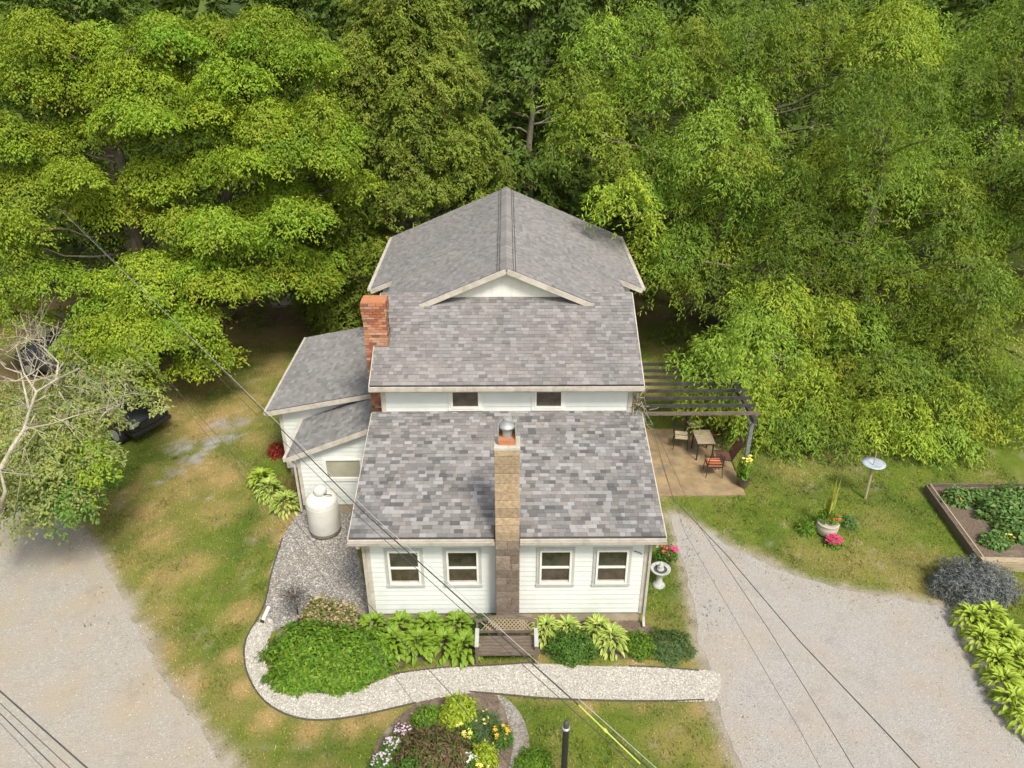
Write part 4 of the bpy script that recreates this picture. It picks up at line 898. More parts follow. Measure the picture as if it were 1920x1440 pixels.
hc = solidleaf('hosta_cream', (.42, .52, .11), (.55, .62, .18)); hi = solidleaf('hosta_inner', (.2, .34, .04), (.3, .44, .07)); hy = solidleaf('hosta_lime', (.28, .42, .03), (.4, .5, .06)); hy2 = solidleaf('hosta_lime_inner', (.36, .48, .06), (.48, .56, .1))
LG = [hleaf(.55, [hg, hg2], True), hleaf(.6, [hg2, hg], True)]; LV = [hleaf(.38, [hc, hi], True), hleaf(.34, [hc, hc], False)]; LY = [hleaf(.42, [hy, hy2], True), hleaf(.38, [hy2, hy], True)]
def hosta(loc, r, h, n, kind, label, group=None, Ls=.3):
    root = empty('hosta', (loc[0], loc[1], 0), random.random() * 6, label, 'plant', group)
    for k in range(n):
        f = (k + .5) / n; a = k * 2.39996 + random.uniform(-.3, .3); d = math.sqrt(f) * r * .85; tilt = .75 - f * 1.25 + random.uniform(-.15, .15)
        o = bpy.data.objects.new('leaf', random.choice(kind)); COL.objects.link(o); o.parent = root; s = Ls * random.uniform(.8, 1.2)
        o.location = (math.cos(a) * d * .75, math.sin(a) * d * .75, h * (1 - f ** 1.6 * .8) * random.uniform(.85, 1.05)); o.rotation_euler = (random.uniform(-.25, .25), -tilt, a + random.uniform(-.35, .35)); o.scale = (s, s, s)
    return root
# base-line helper: hosta whose top centre shows at px,py
def hz(px, py, h): return G(px, py, h)[:2]
gh = 'green hostas under the left front windows'
for i, (px, py, lab) in enumerate([(700, 1165, 'green hosta at the house corner, farthest left by the wall'), (752, 1163, 'green hosta under the leftmost front window'), (805, 1163, 'green hosta below the gap between the left windows'), (858, 1165, 'green hosta beside the bench against the wall'),
                                   (735, 1198, 'green hosta in the front row next to the ferny mass'), (785, 1200, 'green hosta in the front row, middle of the hedge'), (835, 1200, 'green hosta in the front row under the second window'), (872, 1205, 'green hosta in the front row touching the bench arm')]):
    p = hz(px, py, .45); hosta((p[0], min(p[1], -.42)), .48, .55, 84, LG, lab, gh, .21)
gv = 'cream variegated hostas right of the bench'
for px, py, lab, n, r in [(1022, 1170, 'pale variegated hosta just right of the bench', 60, .48), (1062, 1166, 'pale variegated hosta under the third front window', 52, .42), (1122, 1178, 'pale variegated hosta mound under the rightmost front window', 60, .5), (1148, 1195, 'largest pale variegated hosta near the right house corner', 70, .55)]:
    p = hz(px, py, .3); hosta((p[0], min(p[1], -.45)), r, .42, int(n * 2.2), LV, lab, gv, .2)
for px, py, lab, r in [(505, 915, 'pale striped hosta nearest the lawn beside the tank', .45), (490, 895, 'small lime hosta at the outer end of the tank bed', .4), (535, 940, 'pale striped hosta closest to the white tank', .5)]:
    p = hz(px, py, .3); hosta(p, r + .1, .45, 120, LV if 'striped' in lab else LY, lab, 'hostas beside the tank', .22)
gy = 'lime hostas along the driveway edge'
yl = ['first lime hosta of the driveway row below the grey bush', 'lime hosta behind the first one, nearer the lawn', 'lime hosta second along the driveway row', 'lime hosta on the lawn side, second from the top', 'lime hosta in the middle of the driveway row', 'lime hosta in the middle of the row, lawn side', 'lime hosta near the right frame edge, fourth along the gravel', 'lime hosta at the lower end of the driveway row', 'lime hosta at the right frame edge below the lawn', 'lime hosta at the bottom end of the row touching the frame edge']
for (px, py), lab in zip([(1822, 1155), (1858, 1150), (1842, 1195), (1888, 1185), (1868, 1235), (1905, 1225), (1885, 1275), (1902, 1310), (1930, 1260), (1932, 1345)], yl):
    p = hz(px, py, .35); hosta(p, .48, .45, 90, LY, lab, gy, .22)
p = hz(612, 1205, .5)
for (px, py, rx, ry, h, lab) in [(575, 1205, 1.0, .75, .85, 'big ferny green bush at the path bend'), (560, 1258, .75, .42, .55, 'low ferny bush hugging the inside curve of the path'), (640, 1215, .7, .75, .8, 'ferny green bush right of the biggest one'), (640, 1265, .6, .35, .45, 'low ferny bush on the path edge near the bend exit'), (700, 1215, .5, .65, .7, 'feathery bush between ferny mass and hostas')]:
    p = hz(px, py, h * .6); mound('ferny_bush', p, rx, ry, h, int(5200 * rx * ry) + 1500, .13, .045, pal('fern'), lab, 'bush', group='ferny bushes at the path bend')
for (px, py, rx, lab) in [(600, 1145, .5, 'bush with straw coloured plumes left of the hostas'), (640, 1155, .45, 'second plume bush near the house corner')]:
    p = hz(px, py, .5); mound('plume_bush', p, rx, rx, .8, 2200, .11, .04, pal('straw'), lab, 'bush', flowers=('strawfl', 90, .035))
p = hz(1072, 1205, .3); mound('round_shrub', p, .62, .48, .55, 4200, .07, .03, pal('deep'), 'fine leaved dark green mound between the two pale hosta groups', 'shrub')
p = hz(1198, 1205, .2); mound('round_shrub', p, .4, .4, .4, 2200, .07, .03, pal('fern'), 'small green mound below the right downspout', 'shrub', tint=.8)
p = hz(1255, 1205, .15); mound('juniper', p, .62, .55, .22, 3200, .08, .02, pal('juni'), 'spreading blue green juniper at the drive corner of the bed', 'shrub')
p = hz(1818, 1085, .5); mound('grey_bush', p, .95, .8, 1.0, 7000, .12, .02, pal('blue'), 'rounded dark blue grey bush at the driveway edge', 'bush', tint=1.0)
p = hz(1868, 1085, .4); mound('grey_bush', p, .6, .6, .7, 3000, .12, .02, pal('blue'), 'smaller grey bush beside the front timber of the raised bed', 'bush', tint=1.1)
p = hz(905, 1145, .5); mound('broad_leaf_plant', (p[0], -.3), .28, .2, .5, 260, .16, .12, pal('deep'), 'dark round leaved plant behind the bench by the stone chimney', 'plant')
p = hz(655, 590, .5); mound('garden_shrub', p, 1.3, 1.1, 1.1, 3500, .16, .06, pal('cedar'), 'olive shrub on the lawn left of the brick chimney', 'shrub', flowers=('yel', 14, .04))
p = hz(520, 838, .3); mound('red_shrub', p, .35, .35, .45, 900, .08, .04, [(.35, .04, .03), (.25, .03, .03), (.4, .08, .04)], 'small red leaved shrub at the porch corner', 'shrub')
# island bed
for (px, py, rx, ry, h, n, L, W, cl, fl, nm, lab) in [
    (805, 1340, .42, .3, .4, 2000, .07, .03, 'fern', None, 'round_shrub', 'bright green mound at the path side of the island bed'), (860, 1325, .4, .35, .7, 1500, .12, .05, 'char', None, 'golden_shrub', 'tall yellow green shrub leaning over the path from the island bed'),
    (850, 1350, .3, .28, .5, 900, .1, .05, 'char', None, 'golden_shrub', 'lower yellow green shrub below the tall one in the island bed'), (908, 1350, .35, .3, .45, 1400, .14, .015, 'juni', ('yel', 9, .035), 'grassy_plant', 'grassy blue green plant with a few yellow blooms'),
    (815, 1395, .75, .55, .75, 4200, .1, .035, 'burg', None, 'dark_shrub', 'dark burgundy shrub filling the middle of the island bed'), (870, 1370, .28, .2, .45, 600, .12, .03, 'deep', ('yel', 12, .06), 'yellow_lilies', 'pale yellow lilies in the middle of the island bed'),
    (940, 1372, .22, .18, .5, 500, .14, .02, 'deep', ('org', 15, .055), 'orange_lilies', 'orange and yellow lilies at the right rim of the island bed'), (905, 1412, .32, .3, .4, 1300, .07, .035, 'char', None, 'golden_shrub', 'chartreuse mound at the lower right of the island bed'),
    (880, 1425, .2, .2, .4, 300, .1, .03, 'deep', ('creamfl', 30, .035), 'white_flowers', 'white flowers beside the chartreuse mound'), (905, 1448, .25, .2, .35, 300, .1, .03, 'deep', ('yel', 18, .05), 'yellow_flowers', 'yellow flowers at the bottom edge of the island bed'),
    (755, 1370, .22, .2, .4, 700, .09, .03, 'burg', ('lilac', 40, .03), 'phlox', 'lilac phlox at the top of the flower drift'), (735, 1395, .22, .2, .4, 700, .09, .03, 'deep', ('lilac', 55, .032), 'phlox', 'lilac and white phlox in the middle of the flower drift'), (715, 1425, .25, .2, .4, 700, .09, .03, 'deep', ('lilac', 46, .03), 'phlox', 'lowest lilac phlox at the frame bottom left of the burgundy shrub'),
    (780, 1440, .5, .35, .5, 1800, .1, .035, 'deep', None, 'green_shrub', 'green shrub below the burgundy one at the frame bottom'), (1000, 1425, .4, .35, .3, 2000, .09, .02, 'fern', None, 'green_shrub', 'low green clump right of the island gravel')]:
    p = hz(px, py, h * .7); mound(nm, p, rx, ry, h, n, L, W, pal(cl), lab, 'plant' if fl else 'shrub', flowers=fl)
# vine at the corner of the house
root = empty('climbing_vine', (3.5, 3.95, 3.1), 0, 'brown climbing vine on the right corner below the upper eave', 'vine'); m = MB()
for k in range(40):
    a = np.array((rng.uniform(-.05, .15), rng.uniform(-.1, .4), rng.uniform(.9, 1.75))); pts = [a]
    for _ in range(4): a = a + rng.normal(0, .13, 3) + np.array((.02, 0, -.08)); a[0] = max(a[0], .0); pts.append(a)
    m.tube(pts, [.012, .01, .008, .006, .004], 4, False)
m.build('stem', M['bark_pale'], root); n = 420
P = np.stack([rng.uniform(0, .35, n), rng.uniform(-.2, .6, n), rng.uniform(.6, 1.75, n)], 1); leaves('foliage', P, rng.normal(0, 1, (n, 3)), rng.normal(0, 1, (n, 3)), rng.uniform(.05, .1, n), rng.uniform(.03, .06, n), np.array([(.16, .13, .06), (.1, .1, .04), (.2, .17, .1)])[rng.integers(0, 3, n)], M['leaf_dull'], root)

# ================================================================== THINGS
# propane tank
tk = empty('propane_tank', (-5.5, 3.78, 0), 0, 'white upright gas tank with domed top beside the porch window', 'tank')
r = .47; prof = [(r * .9, .1), (r, .18)] + [(r, 1.15)] + [(r * math.cos(a), 1.15 + .27 * math.sin(a)) for a in np.linspace(.15, 1.35, 8)] + [(.03, 1.43)]
m = MB(); m.lathe(prof, 40); m.build('tank_body', M['tank'], tk, smooth=True)
m = MB(); m.lathe([(.43, 0), (.46, .015), (.455, .14), (.43, .15)], 32); m.build('foot_ring', M['rust'], tk, smooth=True)
m = MB(); m.lathe([(.19, 1.38), (.19, 1.55), (.17, 1.6), (.08, 1.63), (.01, 1.635)], 24); m.build('valve_hood', M['tank'], tk, smooth=True)
m = MB(); m.tube([(.1, -.1, 1.45), (.25, -.2, 1.5), (.36, -.12, 1.42)], .014, 6); m.build('regulator_hose', M['black'], tk)
m = MB(); m.lathe([(r + .006, 1.03), (r + .006, 1.06)], 40); m.build('weld_band', M['tank'], tk)
# bench
p = G(945, 1215); bn = empty('garden_bench', (-.03, -1.05, 0), 0, 'weathered wooden bench with arched back in front of the stone chimney', 'bench')
bw = .72
for s in (-1, 1):
    m = MB(); m.box(s * bw - .035, s * bw + .035, -.3, -.23, 0, .64); m.build('leg', M['wood_grey'], bn); m = MB(); m.tube([(s * bw, .2, 0), (s * bw, .22, .5), (s * bw, .3, .88)], .038, 4); m.build('leg', M['wood_grey'], bn)
    m = MB(); m.box(s * bw - .05, s * bw + .05, -.34, .24, .64, .68); m.build('armrest', M['casing'], bn, bevel=.01)
for k in range(5): m = MB(); m.box(-bw + .04, bw - .04, -.3 + k * .1, -.21 + k * .1, .42, .45); m.build('seat_slat', M['wood_grey'], bn)
m = MB(); m.box(-bw, bw, -.32, -.29, .34, .42); m.box(-bw, bw, .2, .23, .34, .42); m.build('apron', M['wood_grey'], bn)
arch = [(x, .3 + .0 * x, .84 + .17 * (1 - (x / bw) ** 2)) for x in np.linspace(-bw, bw, 13)]
m = MB(); m.tube(arch, .045, 5); m.build('top_rail', M['wood_grey'], bn); m = MB(); m.bar((-bw, .25, .56), (bw, .25, .56), .04, .08); m.build('lower_rail', M['wood_grey'], bn)
for k in range(-7, 8):
    for sl in (-1, 1):
        x0 = k * .09; x1 = x0 + sl * .28
        if abs(x0) < bw - .05 and abs(x1) < bw - .03: m = MB(); m.bar((x0, .25, .58), (x1, .285, .84 + .17 * (1 - (x1 / bw) ** 2) - .03), .012, .028); m.build('lattice_slat', M['wood_pale'], bn)
# bird bath beside the right corner
p = G(1236, 1098); bb = empty('bird_bath', (p[0] - .02, p[1], 0), 0, 'grey stone bird bath with a fountain figure beside the right house corner', 'bird bath')
m = MB(); m.lathe([(.17, 0), (.18, .04), (.13, .1), (.085, .16), (.075, .3), (.09, .44), (.13, .5)], 24); m.build('pedestal', M['stone'], bb, smooth=True)
m = MB(); m.lathe([(.1, .5), (.22, .55), (.27, .6), (.275, .63), (.24, .62), (.12, .57), (.02, .56)], 28); m.build('basin', M['stone'], bb, smooth=True)
m = MB(); m.lathe([(.21, .592), (.21, .596)], 24); m.build('water', M['water'], bb)
m = MB(); m.lathe([(.09, .57), (.1, .63), (.06, .67), (.085, .71), (.05, .75), (.05, .79), (.025, .84), (.005, .86)], 16); m.build('fountain_figure', M['stone'], bb, smooth=True)
# flower baskets near it
p = G(1247, 1060); pt = empty('flower_pot', (p[0], p[1], 0), 0, 'dark pot of red and pink flowers at the house corner', 'flower pot')
m = MB(); m.lathe([(.12, 0), (.17, .28), (.185, .3), (.15, .28)], 20); m.build('pot', M['wood_dark'], pt)
n = 700; a = rng.random(n) * 6.28; u = rng.random(n) ** .5; P = np.stack([np.cos(a) * u * .3, np.sin(a) * u * .28, .62 - u * u * .3 + rng.normal(0, .04, n)], 1)
leaves('foliage', P, rng.normal(0, .5, (n, 3)) + (0, 0, 1), rng.normal(0, 1, (n, 3)), np.full(n, .08), np.full(n, .04), np.array(pal('deep'))[rng.integers(0, 3, n)], M['leaf'], pt)
for mm, cnt, off in (('red', 18, -.08), ('pink', 30, .12)):
    fb = MB()
    for _ in range(cnt):
        b = rng.random() * 6.28; q = rng.random() * .2; fb.lathe([(.005, .6), (.035, .62), (.028, .645), (.004, .65)], 6, (off + math.cos(b) * q, math.sin(b) * q, rng.uniform(-.14, .05)))
    fb.build('blossom', M[mm], pt)['kind'] = 'stuff'
# pergola
pg = empty('pergola', (3.6, 6.1, 0), 0, 'dark flat pergola of thin cross beams over the back of the patio', 'pergola')
for (x, y) in ((4.15, 0), (4.15, 3.45)): m = MB(); m.box(x - .06, x + .06, y - .06, y + .06, .0, 2.55); m.build('post', M['greypost'] if y == 0 else M['pergola'], pg)
m = MB(); m.box(4.08, 4.2, -.3, 3.8, 2.5, 2.64); m.build('side_beam', M['pergola'], pg); m = MB(); m.box(.0, .1, -.3, 3.8, 2.5, 2.64); m.build('side_beam', M['pergola'], pg)
for k in range(8):
    y = -.0 + k * .49; m = MB(); m.box(-.05, 4.35, y - .022, y + .022, 2.645, 2.76); m.build('rafter', M['wood_grey'] if k == 0 else M['pergola'], pg)
m = MB(); m.box(4.02, 4.06, -.2, 3.5, 2.45, 2.49); m.build('track_rail', M['metal'], pg)
# patio furniture
def chair(loc, rz, seatmat, label, seatn='cushion'):
    c = empty('patio_chair', loc, rz, label, 'chair')
    for sx in (-.24, .24):
        for sy2 in (-.22, .22): m = MB(); m.tube([(sx * 1.12, sy2 * 1.15, 0), (sx, sy2, .42)], .014, 5); m.build('leg', M['black'], c)
        m = MB(); m.tube([(sx, .22, .42), (sx, .27, .7), (sx, .33, .9)], .014, 5); m.build('back_post', M['black'], c)
        m = MB(); m.tube([(sx * 1.05, -.22, .42), (sx * 1.1, -.24, .62), (sx * 1.05, .26, .64)], .012, 5); m.build('armrest', M['black'], c)
    for z in (.56, .68, .8, .9): m = MB(); m.bar((-.24, .24 + (z - .42) * .19, z), (.24, .24 + (z - .42) * .19, z), .012, .03); m.build('back_rail', M['black'], c)
    m = MB(); m.box(-.25, .25, -.24, .24, .4, .425); m.build('seat', M['black'], c); m = MB(); m.box(-.23, .23, -.22, .22, .426, .5); m.build(seatn, M[seatmat], c, bevel=.025)
    return c
cf = G(1355, 885); chair((6.9, 6.6, .05), R(178), 'orange', 'black metal patio chair with coral cushion nearest the front of the patio')
chair((6.8, 9.05, .05), R(10), 'beige', 'black metal patio chair with beige cushion at the back of the patio')
chair((6.15, 8.3, .05), R(80), 'beige', 'black metal patio chair left of the slatted table')
tb_ = empty('patio_table', (6.8, 7.8, .05), 0, 'slatted wooden table with dark legs in the middle of the seating row', 'table')
for k in range(6): m = MB(); m.box(-.3, .3, -.45 + k * .15, -.45 + k * .15 + .13, .7, .73); m.build('top_slat', M['wood_pale'], tb_)
for sx in (-.26, .26):
    for sy2 in (-.38, .38): m = MB(); m.box(sx - .02, sx + .02, sy2 - .02, sy2 + .02, 0, .7); m.build('leg', M['black'], tb_)
m = MB(); m.box(-.28, .28, -.43, -.4, .64, .7); m.box(-.28, .28, .4, .43, .64, .7); m.build('apron', M['black'], tb_)
def sling(loc, rz, label):
    c = empty('sling_chair', loc, rz, label, 'chair')
    m = MB(); m.slab([(-.26, -.3, .42), (.26, -.3, .42), (.26, .18, .36), (-.26, .18, .36)], .02); m.build('seat', M['sling'], c)
    m = MB(); m.slab([(-.26, .18, .38), (.26, .18, .38), (.26, .48, 1.08), (-.26, .48, 1.08)], .02); m.build('backrest', M['sling'], c)
    for s in (-.28, .28): m = MB(); m.tube([(s, -.3, 0), (s, -.32, .42), (s, .18, .37), (s, .5, 1.12)], .016, 5); m.tube([(s, .2, .37), (s, .35, 0)], .016, 5); m.build('side_frame', M['black'], c)
sling((7.4, 7.1, .05), R(-95), 'brown sling chair at the patio edge near the grey pergola post'); sling((7.4, 8.6, .05), R(-85), 'brown sling chair beside the rear pergola post')
# lily pot at patio corner
p = G(1392, 912); lp = empty('lily_pot', (p[0], p[1], .05), 0, 'dark tub of yellow lilies at the front corner of the patio', 'flower pot')
m = MB(); m.lathe([(.16, 0), (.22, .3), (.24, .32), (.2, .3)], 18); m.build('tub', M['wood_dark'], lp)
n = 420; a = rng.random(n) * 6.28; P = np.stack([np.cos(a) * rng.random(n) * .28, np.sin(a) * rng.random(n) * .25, rng.uniform(.25, .95, n)], 1)
leaves('foliage', P, np.stack([np.cos(a), np.sin(a), a * 0 + .4], 1), rng.normal(0, .4, (n, 3)) + (0, 0, 1), np.full(n, .22), np.full(n, .035), np.array(pal('fern'))[rng.integers(0, 4, n)], M['leaf'], lp)
fb = MB()
for _ in range(22): b = rng.random() * 6.28; fb.lathe([(.005, 0), (.02, .05), (.055, .09), (.05, .1)], 6, (math.cos(b) * .14, math.sin(b) * .12, rng.uniform(.75, 1.05)))
fb.build('blossom', M['yel'], lp)['kind'] = 'stuff'
# bird dish on post
p = G(1622, 935); bd = empty('bird_dish', (p[0], p[1], 0), 0, 'blue grey dish on a thin wooden post in the right lawn', 'bird feeder')
m = MB(); m.tube([(0, 0, 0), (0, .05, 1.25)], .045, 7); m.build('post', M['wood_pale'], bd); m = MB(); m.lathe([(.03, 1.24), (.2, 1.27), (.35, 1.33), (.36, 1.345), (.2, 1.29), (.03, 1.27)], 28, (0, .05, 0)); m.build('dish', M['glassdish'], bd, smooth=True)
m = MB(); m.tube([(0, .05, 1.27), (0, .06, 1.75)], .018, 5); m.build('spike', M['wood_pale'], bd)
# planters on the lawn
p = G(1548, 1000); pl = empty('planter_urn', (p[0], p[1], 0), 0, 'pale round planter with red flowers and tall grass spikes on the right lawn', 'planter')
m = MB(); m.lathe([(.2, 0), (.3, .1), (.33, .32), (.3, .4), (.33, .43), (.27, .41), (.02, .38)], 26); m.build('pot', M['pot'], pl, smooth=True)
n = 500; a = rng.random(n) * 6.28; u = rng.random(n) ** .5; P = np.stack([np.cos(a) * u * .34 + .05, np.sin(a) * u * .3 + .12, .5 + rng.random(n) * .3 * (1 - u)], 1)
leaves('foliage', P, rng.normal(0, .5, (n, 3)) + (0, 0, 1), rng.normal(0, .6, (n, 3)) + (0, 0, .5), np.full(n, .11), np.full(n, .04), np.array(pal('fern'))[rng.integers(0, 4, n)], M['leaf'], pl)
n = 45; P = np.stack([rng.normal(.05, .04, n), rng.normal(.2, .05, n), np.full(n, .45)], 1); leaves('grass_spike', P, rng.normal(0, 1, (n, 3)) * (1, 1, .02), rng.normal(0, .045, (n, 3)) + (.03, .02, 1), rng.uniform(.7, 1.5, n), np.full(n, .055), np.tile((.42, .45, .1), (n, 1)), M['leaf'], pl)
fb = MB()
for _ in range(30): b = rng.random() * 6.28; fb.lathe([(.004, 0), (.035, .02), (.03, .045), (.004, .05)], 6, (.2 + math.cos(b) * .16, .05 + math.sin(b) * .14, rng.uniform(.42, .6)))
fb.build('blossom', M['red'], pl)['kind'] = 'stuff'
p = G(1562, 1022); mound('petunia', p, .26, .22, .3, 600, .07, .04, pal('fern'), 'low clump of bright pink petunias in front of the pale planter', 'flowers', flowers=('pink', 150, .045))
p = G(1512, 995); mound('grassy_plant', p, .3, .3, .4, 700, .16, .02, pal('fern'), 'arching green plant left of the pale planter', 'plant')
p = G(1590, 985); mound('grassy_plant', p, .22, .22, .35, 500, .14, .02, pal('veg'), 'thin green plant right of the pale planter', 'plant')
# raised bed
rb = empty('raised_bed', (0, 0, 0), 0, 'timber framed raised bed full of vegetables at the right edge', 'raised bed')
c0, c1, c2, c3 = G(1737, 908, .3), G(1852, 906, .3), G(1842, 1052, .3), G(2010, 1056, .3); cb = G(1975, 906, .3)
def plank(a, b, mat, z0, z1, th=.06): m = MB(); m.bar((a[0], a[1], (z0 + z1) / 2), (b[0], b[1], (z0 + z1) / 2), th, z1 - z0); m.build('plank', M[mat], rb)
for z0, z1 in ((0, .145), (.15, .295)):
    plank(c0, c2, 'wood_grey', z0, z1); plank((c0[0] + .04, c0[1] + .03, 0), (cb[0], cb[1], 0), 'wood_grey', z0, z1); plank((c2[0], c2[1] - .03, 0), (c3[0], c3[1] - .03, 0), 'wood_pale', z0, z1, .08); plank(cb, c3, 'wood_grey', z0, z1)
m = MB(); m.bar((c0[0] + .12, c0[1], .31), (c2[0] + .1, c2[1], .31), .04, .03); m.build('cap_rail', M['wood_pale'], rb)
m = MB(); m.bar((c2[0], c2[1] + .05, .315), (c3[0], c3[1] + .05, .315), .2, .03); m.build('cap_rail', M['wood_pale'], rb)
m = MB(); m.prism([(c0[0] + .05, c0[1] - .05), (cb[0] - .05, cb[1] - .05), (c3[0] - .05, c3[1] + .05), (c2[0] + .08, c2[1] + .05)], 'z', .05, .22); m.build('soil', M['soil'], rb)
vg = 'vegetable plants in the raised bed'
for (px, py, rx, h, lab) in [(1800, 925, .45, .45, 'leafy plant in the back left corner of the raised bed'), (1875, 955, .6, .65, 'largest leafy vegetable plant in the raised bed'), (1908, 985, .6, .6, 'vegetable plant by the frame edge in the raised bed'), (1868, 1005, .36, .35, 'low vegetable plant near the front timber'), (1900, 930, .7, .6, 'pale leafy plant at the back of the raised bed by the frame edge'), (1840, 925, .4, .4, 'small leafy plant along the back board of the raised bed')]:
    p = hz(px, py, .5); o = mound('vegetable_plant', p, rx, rx * .8, h, int(1800 * rx), .15, .08, pal('veg'), lab, 'plant', group=vg); o.location.z = .2
p = hz(1800, 943, .3); mound('red_flowers', p, .14, .12, .3, 120, .08, .04, pal('deep'), 'small red orange flowers inside the raised bed', 'flowers', flowers=('org', 20, .035)).location.z = .2
p = hz(1890, 1012, .3); mound('marigolds', p, .2, .15, .25, 200, .07, .03, pal('fern'), 'yellow flowers near the front timber of the raised bed', 'flowers', flowers=('yel', 26, .035)).location.z = .2
# ornamental dark little tree
p = G(562, 1168); root = empty('standard_shrub', (p[0], p[1], 0), 0, 'thin stemmed ornamental shrub with dark wispy head on the gravel', 'shrub')
m = MB(); m.tube([(0, 0, 0), (-.01, .01, .5), (0, 0, .95)], [.022, .02, .018], 6); m.build('stem', M['black'], root); m = MB()
for k in range(60):
    d = unit(rng.normal(0, 1, (1, 3)) * (1, 1, .5) + np.array([[0, 0, .1]]))[0]; a = np.array((0, 0, .95)); b = a + d * rng.uniform(.15, .34); m.tube([a, b, b + (d + rng.normal(0, .5, 3)) * .1], [.008, .006, .003], 3, False)
m.build('twig', M['wood_dark'], root)['kind'] = 'stuff'; n = 500; d = unit(rng.normal(0, 1, (n, 3)) * (1, 1, .55)); leaves('foliage', d * rng.uniform(.12, .38, (n, 1)) + (0, 0, 1), rng.normal(0, .5, (n, 3)) + (0, 0, 1), d, np.full(n, .06), np.full(n, .022), np.array(pal('blue') + [(.1, .07, .05)])[rng.integers(0, 5, n)] * .8, M['leaf_dull'], root)
# white pipe
p = G(493, 1168); q_ = G(505, 1145); root = empty('drain_pipe', (p[0], p[1], 0), 0, 'short white drain pipe lying on the gravel by the path edge', 'pipe')
d = q_ - p; m = MB(); m.tube([(0, 0, .07), (d[0], d[1], .12)], .052, 12); m.build('pipe', M['sash'], root); m = MB(); m.tube([(-.012, -.03, .068), (0.0, 0, .072)], .058, 12); m.build('end_cap', M['black'], root)
# lamp post on front lawn
p = AY(1062, 1352, -4.6); lpz = p[2]; root = empty('lamp_post', (p[0], p[1], 0), 0, 'black post with small cap standing on the front lawn at the frame bottom', 'post')
m = MB(); m.tube([(0, 0, 0), (0, 0, lpz - .22)], .062, 14); m.build('post', M['black'], root); m = MB(); m.lathe([(.075, lpz - .22), (.08, lpz - .19), (.06, lpz - .17)], 16); m.build('collar', M['metal'], root)
m = MB(); m.lathe([(.055, lpz - .17), (.06, lpz - .06), (.045, lpz - .02), (.01, lpz)], 16); m.build('cap', M['cable'], root)
m = MB(); m.box(-.095, .095, -.03, .03, lpz - .3, lpz - .24); m.build('bracket', M['wood_grey'], root)
# cars
def car(loc, rz, paint, label, suv=True):
    c = empty('parked_car', loc, rz, label, 'car'); H = .12 if suv else 0; Wc = .9
    # body sides as lofted sections along y
    ys = [-2.3, -2.22, -1.9, -1.1, -.75, 0, .9, 1.6, 2.1, 2.25, 2.3]; top = [.62, .8, .92, .98, 1.0, 1.0, 1.0, 1.0, .98, .85, .6]; wid = [.7, .82, .88, .9, .91, .91, .91, .9, .87, .8, .72]
    m = MB(); V_ = []; F_ = []
    for y, t, w_ in zip(ys, top, wid):
        t += H; V_ += [(-w_ * .9, y, .28 + H), (-w_, y, .5 + H), (-w_ * .98, y, t - .14), (-w_ * .86, y, t), (w_ * .86, y, t), (w_ * .98, y, t - .14), (w_, y, .5 + H), (w_ * .9, y, .28 + H)]
    for i in range(len(ys) - 1):
        for k in range(8): F_.append((i * 8 + k, i * 8 + (k + 1) % 8, (i + 1) * 8 + (k + 1) % 8, (i + 1) * 8 + k))
    F_ += [tuple(range(8)), tuple(range(80, 88))[::-1]]; m.add(V_, F_); m.build('body', M[paint], c, smooth=True)
    m = MB(); hr = 1.48 + H; pr_ = [(-.95, 1.0 + H), (-.25, hr - .04), (.1, hr), (1.3, hr - .02), (1.95, 1.0 + H)] if not suv else [(-.95, 1.0 + H), (-.3, hr), (.1, hr + .05), (1.7, hr + .02), (2.15, 1.0 + H)]
    V_ = []
    for y, z in pr_: ww = .84 if z < 1.2 + H - .1 else .66; V_ += [(-ww, y, z), (ww, y, z)]
    m.add(V_, [(0, 1, 3, 2), (2, 3, 5, 4), (4, 5, 7, 6), (6, 7, 9, 8), (0, 2, 4, 6, 8), (1, 9, 7, 5, 3)]); m.build('cabin', M['carglass'], c)
    m = MB(); m.slab([(-.64, pr_[1][0] - .02, pr_[1][1] + .012), (.64, pr_[1][0] - .02, pr_[1][1] + .012), (.66, pr_[2][0], pr_[2][1] + .02), (-.66, pr_[2][0], pr_[2][1] + .02)], .03); m.slab([(-.66, pr_[2][0], pr_[2][1] + .02), (.66, pr_[2][0], pr_[2][1] + .02), (.64, pr_[3][0] + .05, pr_[3][1] + .02), (-.64, pr_[3][0] + .05, pr_[3][1] + .02)], .03); m.build('roof', M[paint], c)
    for s in (-1, 1):
        for (ya, za_, yb, zb_) in ((pr_[0][0], pr_[0][1], pr_[1][0], pr_[1][1]), (pr_[4][0], pr_[4][1], pr_[3][0], pr_[3][1]), (.45, 1.0 + H, .45, hr)): m = MB(); m.bar((s * .85, ya, za_), (s * .67, yb, zb_), .06, .05); m.build('pillar', M[paint], c)
        for y in (-1.45, 1.45):
            m = MB(); m.tube([(s * .68, y, .36), (s * .93, y, .36)], .36, 20); wo = m.build('wheel', M['tyre'], c); m = MB(); m.tube([(s * .9, y, .36), (s * .945, y, .36)], .22, 12); m.build('rim', M['metal'], wo)
        m = MB(); m.box(min(s * .5, s * .8), max(s * .5, s * .8), -2.31, -2.2, .66 + H, .78 + H); m.build('headlight', M['lampglass'], c, bevel=.02); m = MB(); m.box(min(s * .95, s * 1.1), max(s * .95, s * 1.1), -.72, -.6, .98 + H, 1.1 + H); m.build('mirror', M[paint], c, bevel=.02)
    m = MB(); m.box(-.45, .45, -2.325, -2.25, .5 + H, .7 + H); m.build('grille', M['black'], c); m = MB(); m.box(-.8, .8, -2.36, -2.22, .3 + H, .46 + H); m.build('bumper', M['black'], c, bevel=.03)
    return c
p = G(205, 800); car((p[0], p[1] + .3, 0), R(62), 'carpaint', 'black vehicle whose nose sticks out from under the half bare tree')
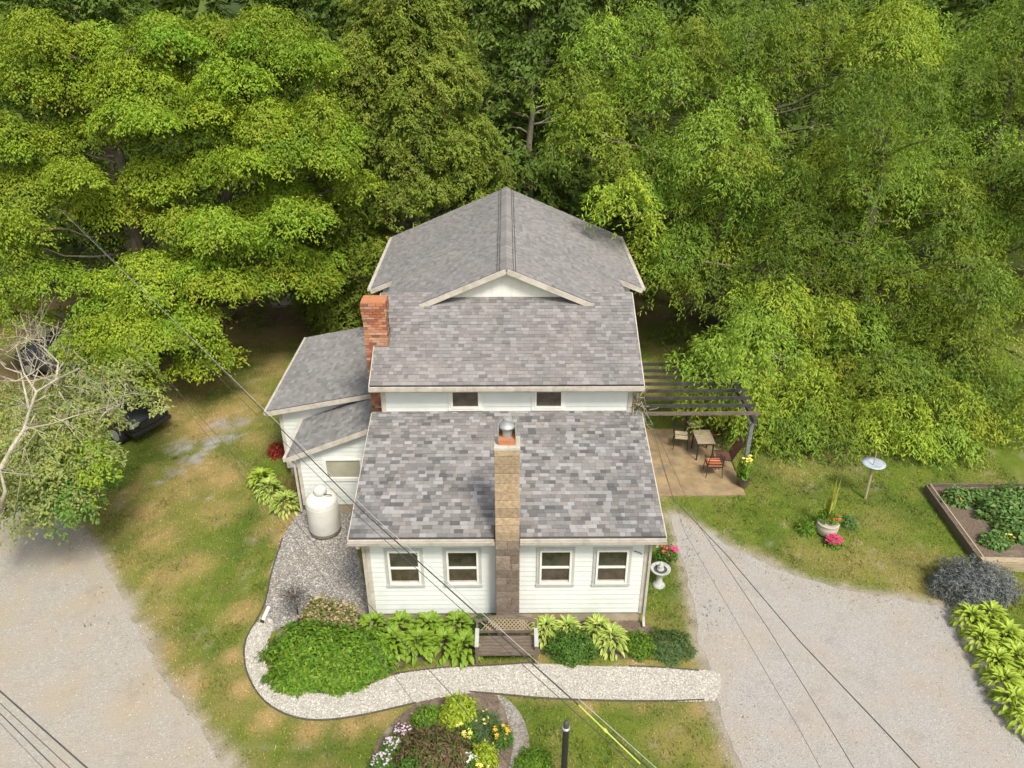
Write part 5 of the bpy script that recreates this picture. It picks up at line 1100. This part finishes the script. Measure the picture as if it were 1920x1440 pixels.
p = G(150, 705); car((p[0] - .3, p[1] + .4, 0), R(75), 'carpaint2', 'dark slate car farther back in the shade of the lime tree', False)
# cables
def cable(pts, r, label, mat='cable', sag=0.0, sleeve=None):
    W3 = [G(*p) for p in pts]; out = []
    for i in range(len(W3) - 1):
        for k in range(8): t = k / 8; q_ = W3[i] * (1 - t) + W3[i + 1] * t; q_[2] -= sag * math.sin(math.pi * t); out.append(q_)
    r *= .8; out.append(W3[-1]); o0 = Vector(out[0]); root = empty('overhead_cable', o0, 0, label, 'cable')
    m = MB(); m.tube([Vector(p) - o0 for p in out], r, 6); m.build('strand', M[mat], root)
    if sleeve:
        A_, B_ = G(*sleeve[0]), G(*sleeve[1]); m = MB(); m.tube([Vector(A_) - o0, Vector(A_ * .6 + B_ * .4) - o0, Vector(A_ * .55 + B_ * .45) - o0, Vector(A_ * .5 + B_ * .5) - o0, Vector(B_) - o0], [.008, .009, .02, .009, .008], 6); m.build('sleeve', M['yellow'], root)
    return root
cable([(120, 395, 7.5), (690, 968, 7.5), (1225, 1448, 7.5), (1500, 1690, 7.5)], .011, 'thickest overhead cable running from the lime trees down past the bench', sleeve=((1085, 1322, 7.53), (1200, 1432, 7.53)))
cable([(112, 392, 7.62), (700, 968, 7.62), (1236, 1445, 7.62), (1500, 1678, 7.62)], .005, 'thin pale wire running just right of the thickest cable', 'cable_pale')
cable([(105, 404, 7.4), (680, 975, 7.4), (1205, 1450, 7.4), (1480, 1700, 7.4)], .006, 'thin dark wire running just left of the thickest cable')
cable([(250, 640, 7.0), (572, 1000, 7.0), (852, 1308, 7.0), (965, 1445, 7.0), (1060, 1560, 7.0)], .006, 'dark wire crossing the left gravel and the island bed', sag=.02)
cable([(240, 640, 7.1), (545, 1000, 7.1), (773, 1314, 7.1), (850, 1440, 7.1), (900, 1540, 7.1)], .004, 'thin wire crossing the path bend left of the island bed')
cable([(1206, 745, 4.85), (1262, 935, 5.1), (1362, 1040, 5.6), (1500, 1203, 6.2), (1670, 1382, 6.8), (1780, 1500, 7.2)], .009, 'dark cable sweeping from the house corner across the driveway')
cable([(1203, 748, 4.8), (1310, 985, 5.2), (1440, 1178, 6.0), (1565, 1380, 6.7), (1625, 1480, 7.1)], .006, 'thinner cable in the middle of those over the driveway')
cable([(1200, 750, 4.75), (1285, 1000, 5.2), (1395, 1190, 6.0), (1500, 1370, 6.7), (1560, 1480, 7.1)], .004, 'thinnest cable over the driveway, nearest the house')
for (a, b, r, lab) in [((-20, 1278), (172, 1448), .012, 'thick upper cable at the bottom left corner'), ((-20, 1300), (140, 1448), .006, 'thin cable second in the bottom left bundle'), ((-20, 1318), (112, 1448), .008, 'dark cable third in the bottom left bundle'), ((-20, 1335), (90, 1450), .004, 'thinnest cable at the very bottom left corner')]:
    cable([(*a, 7.5), (*b, 7.5)], r, lab)
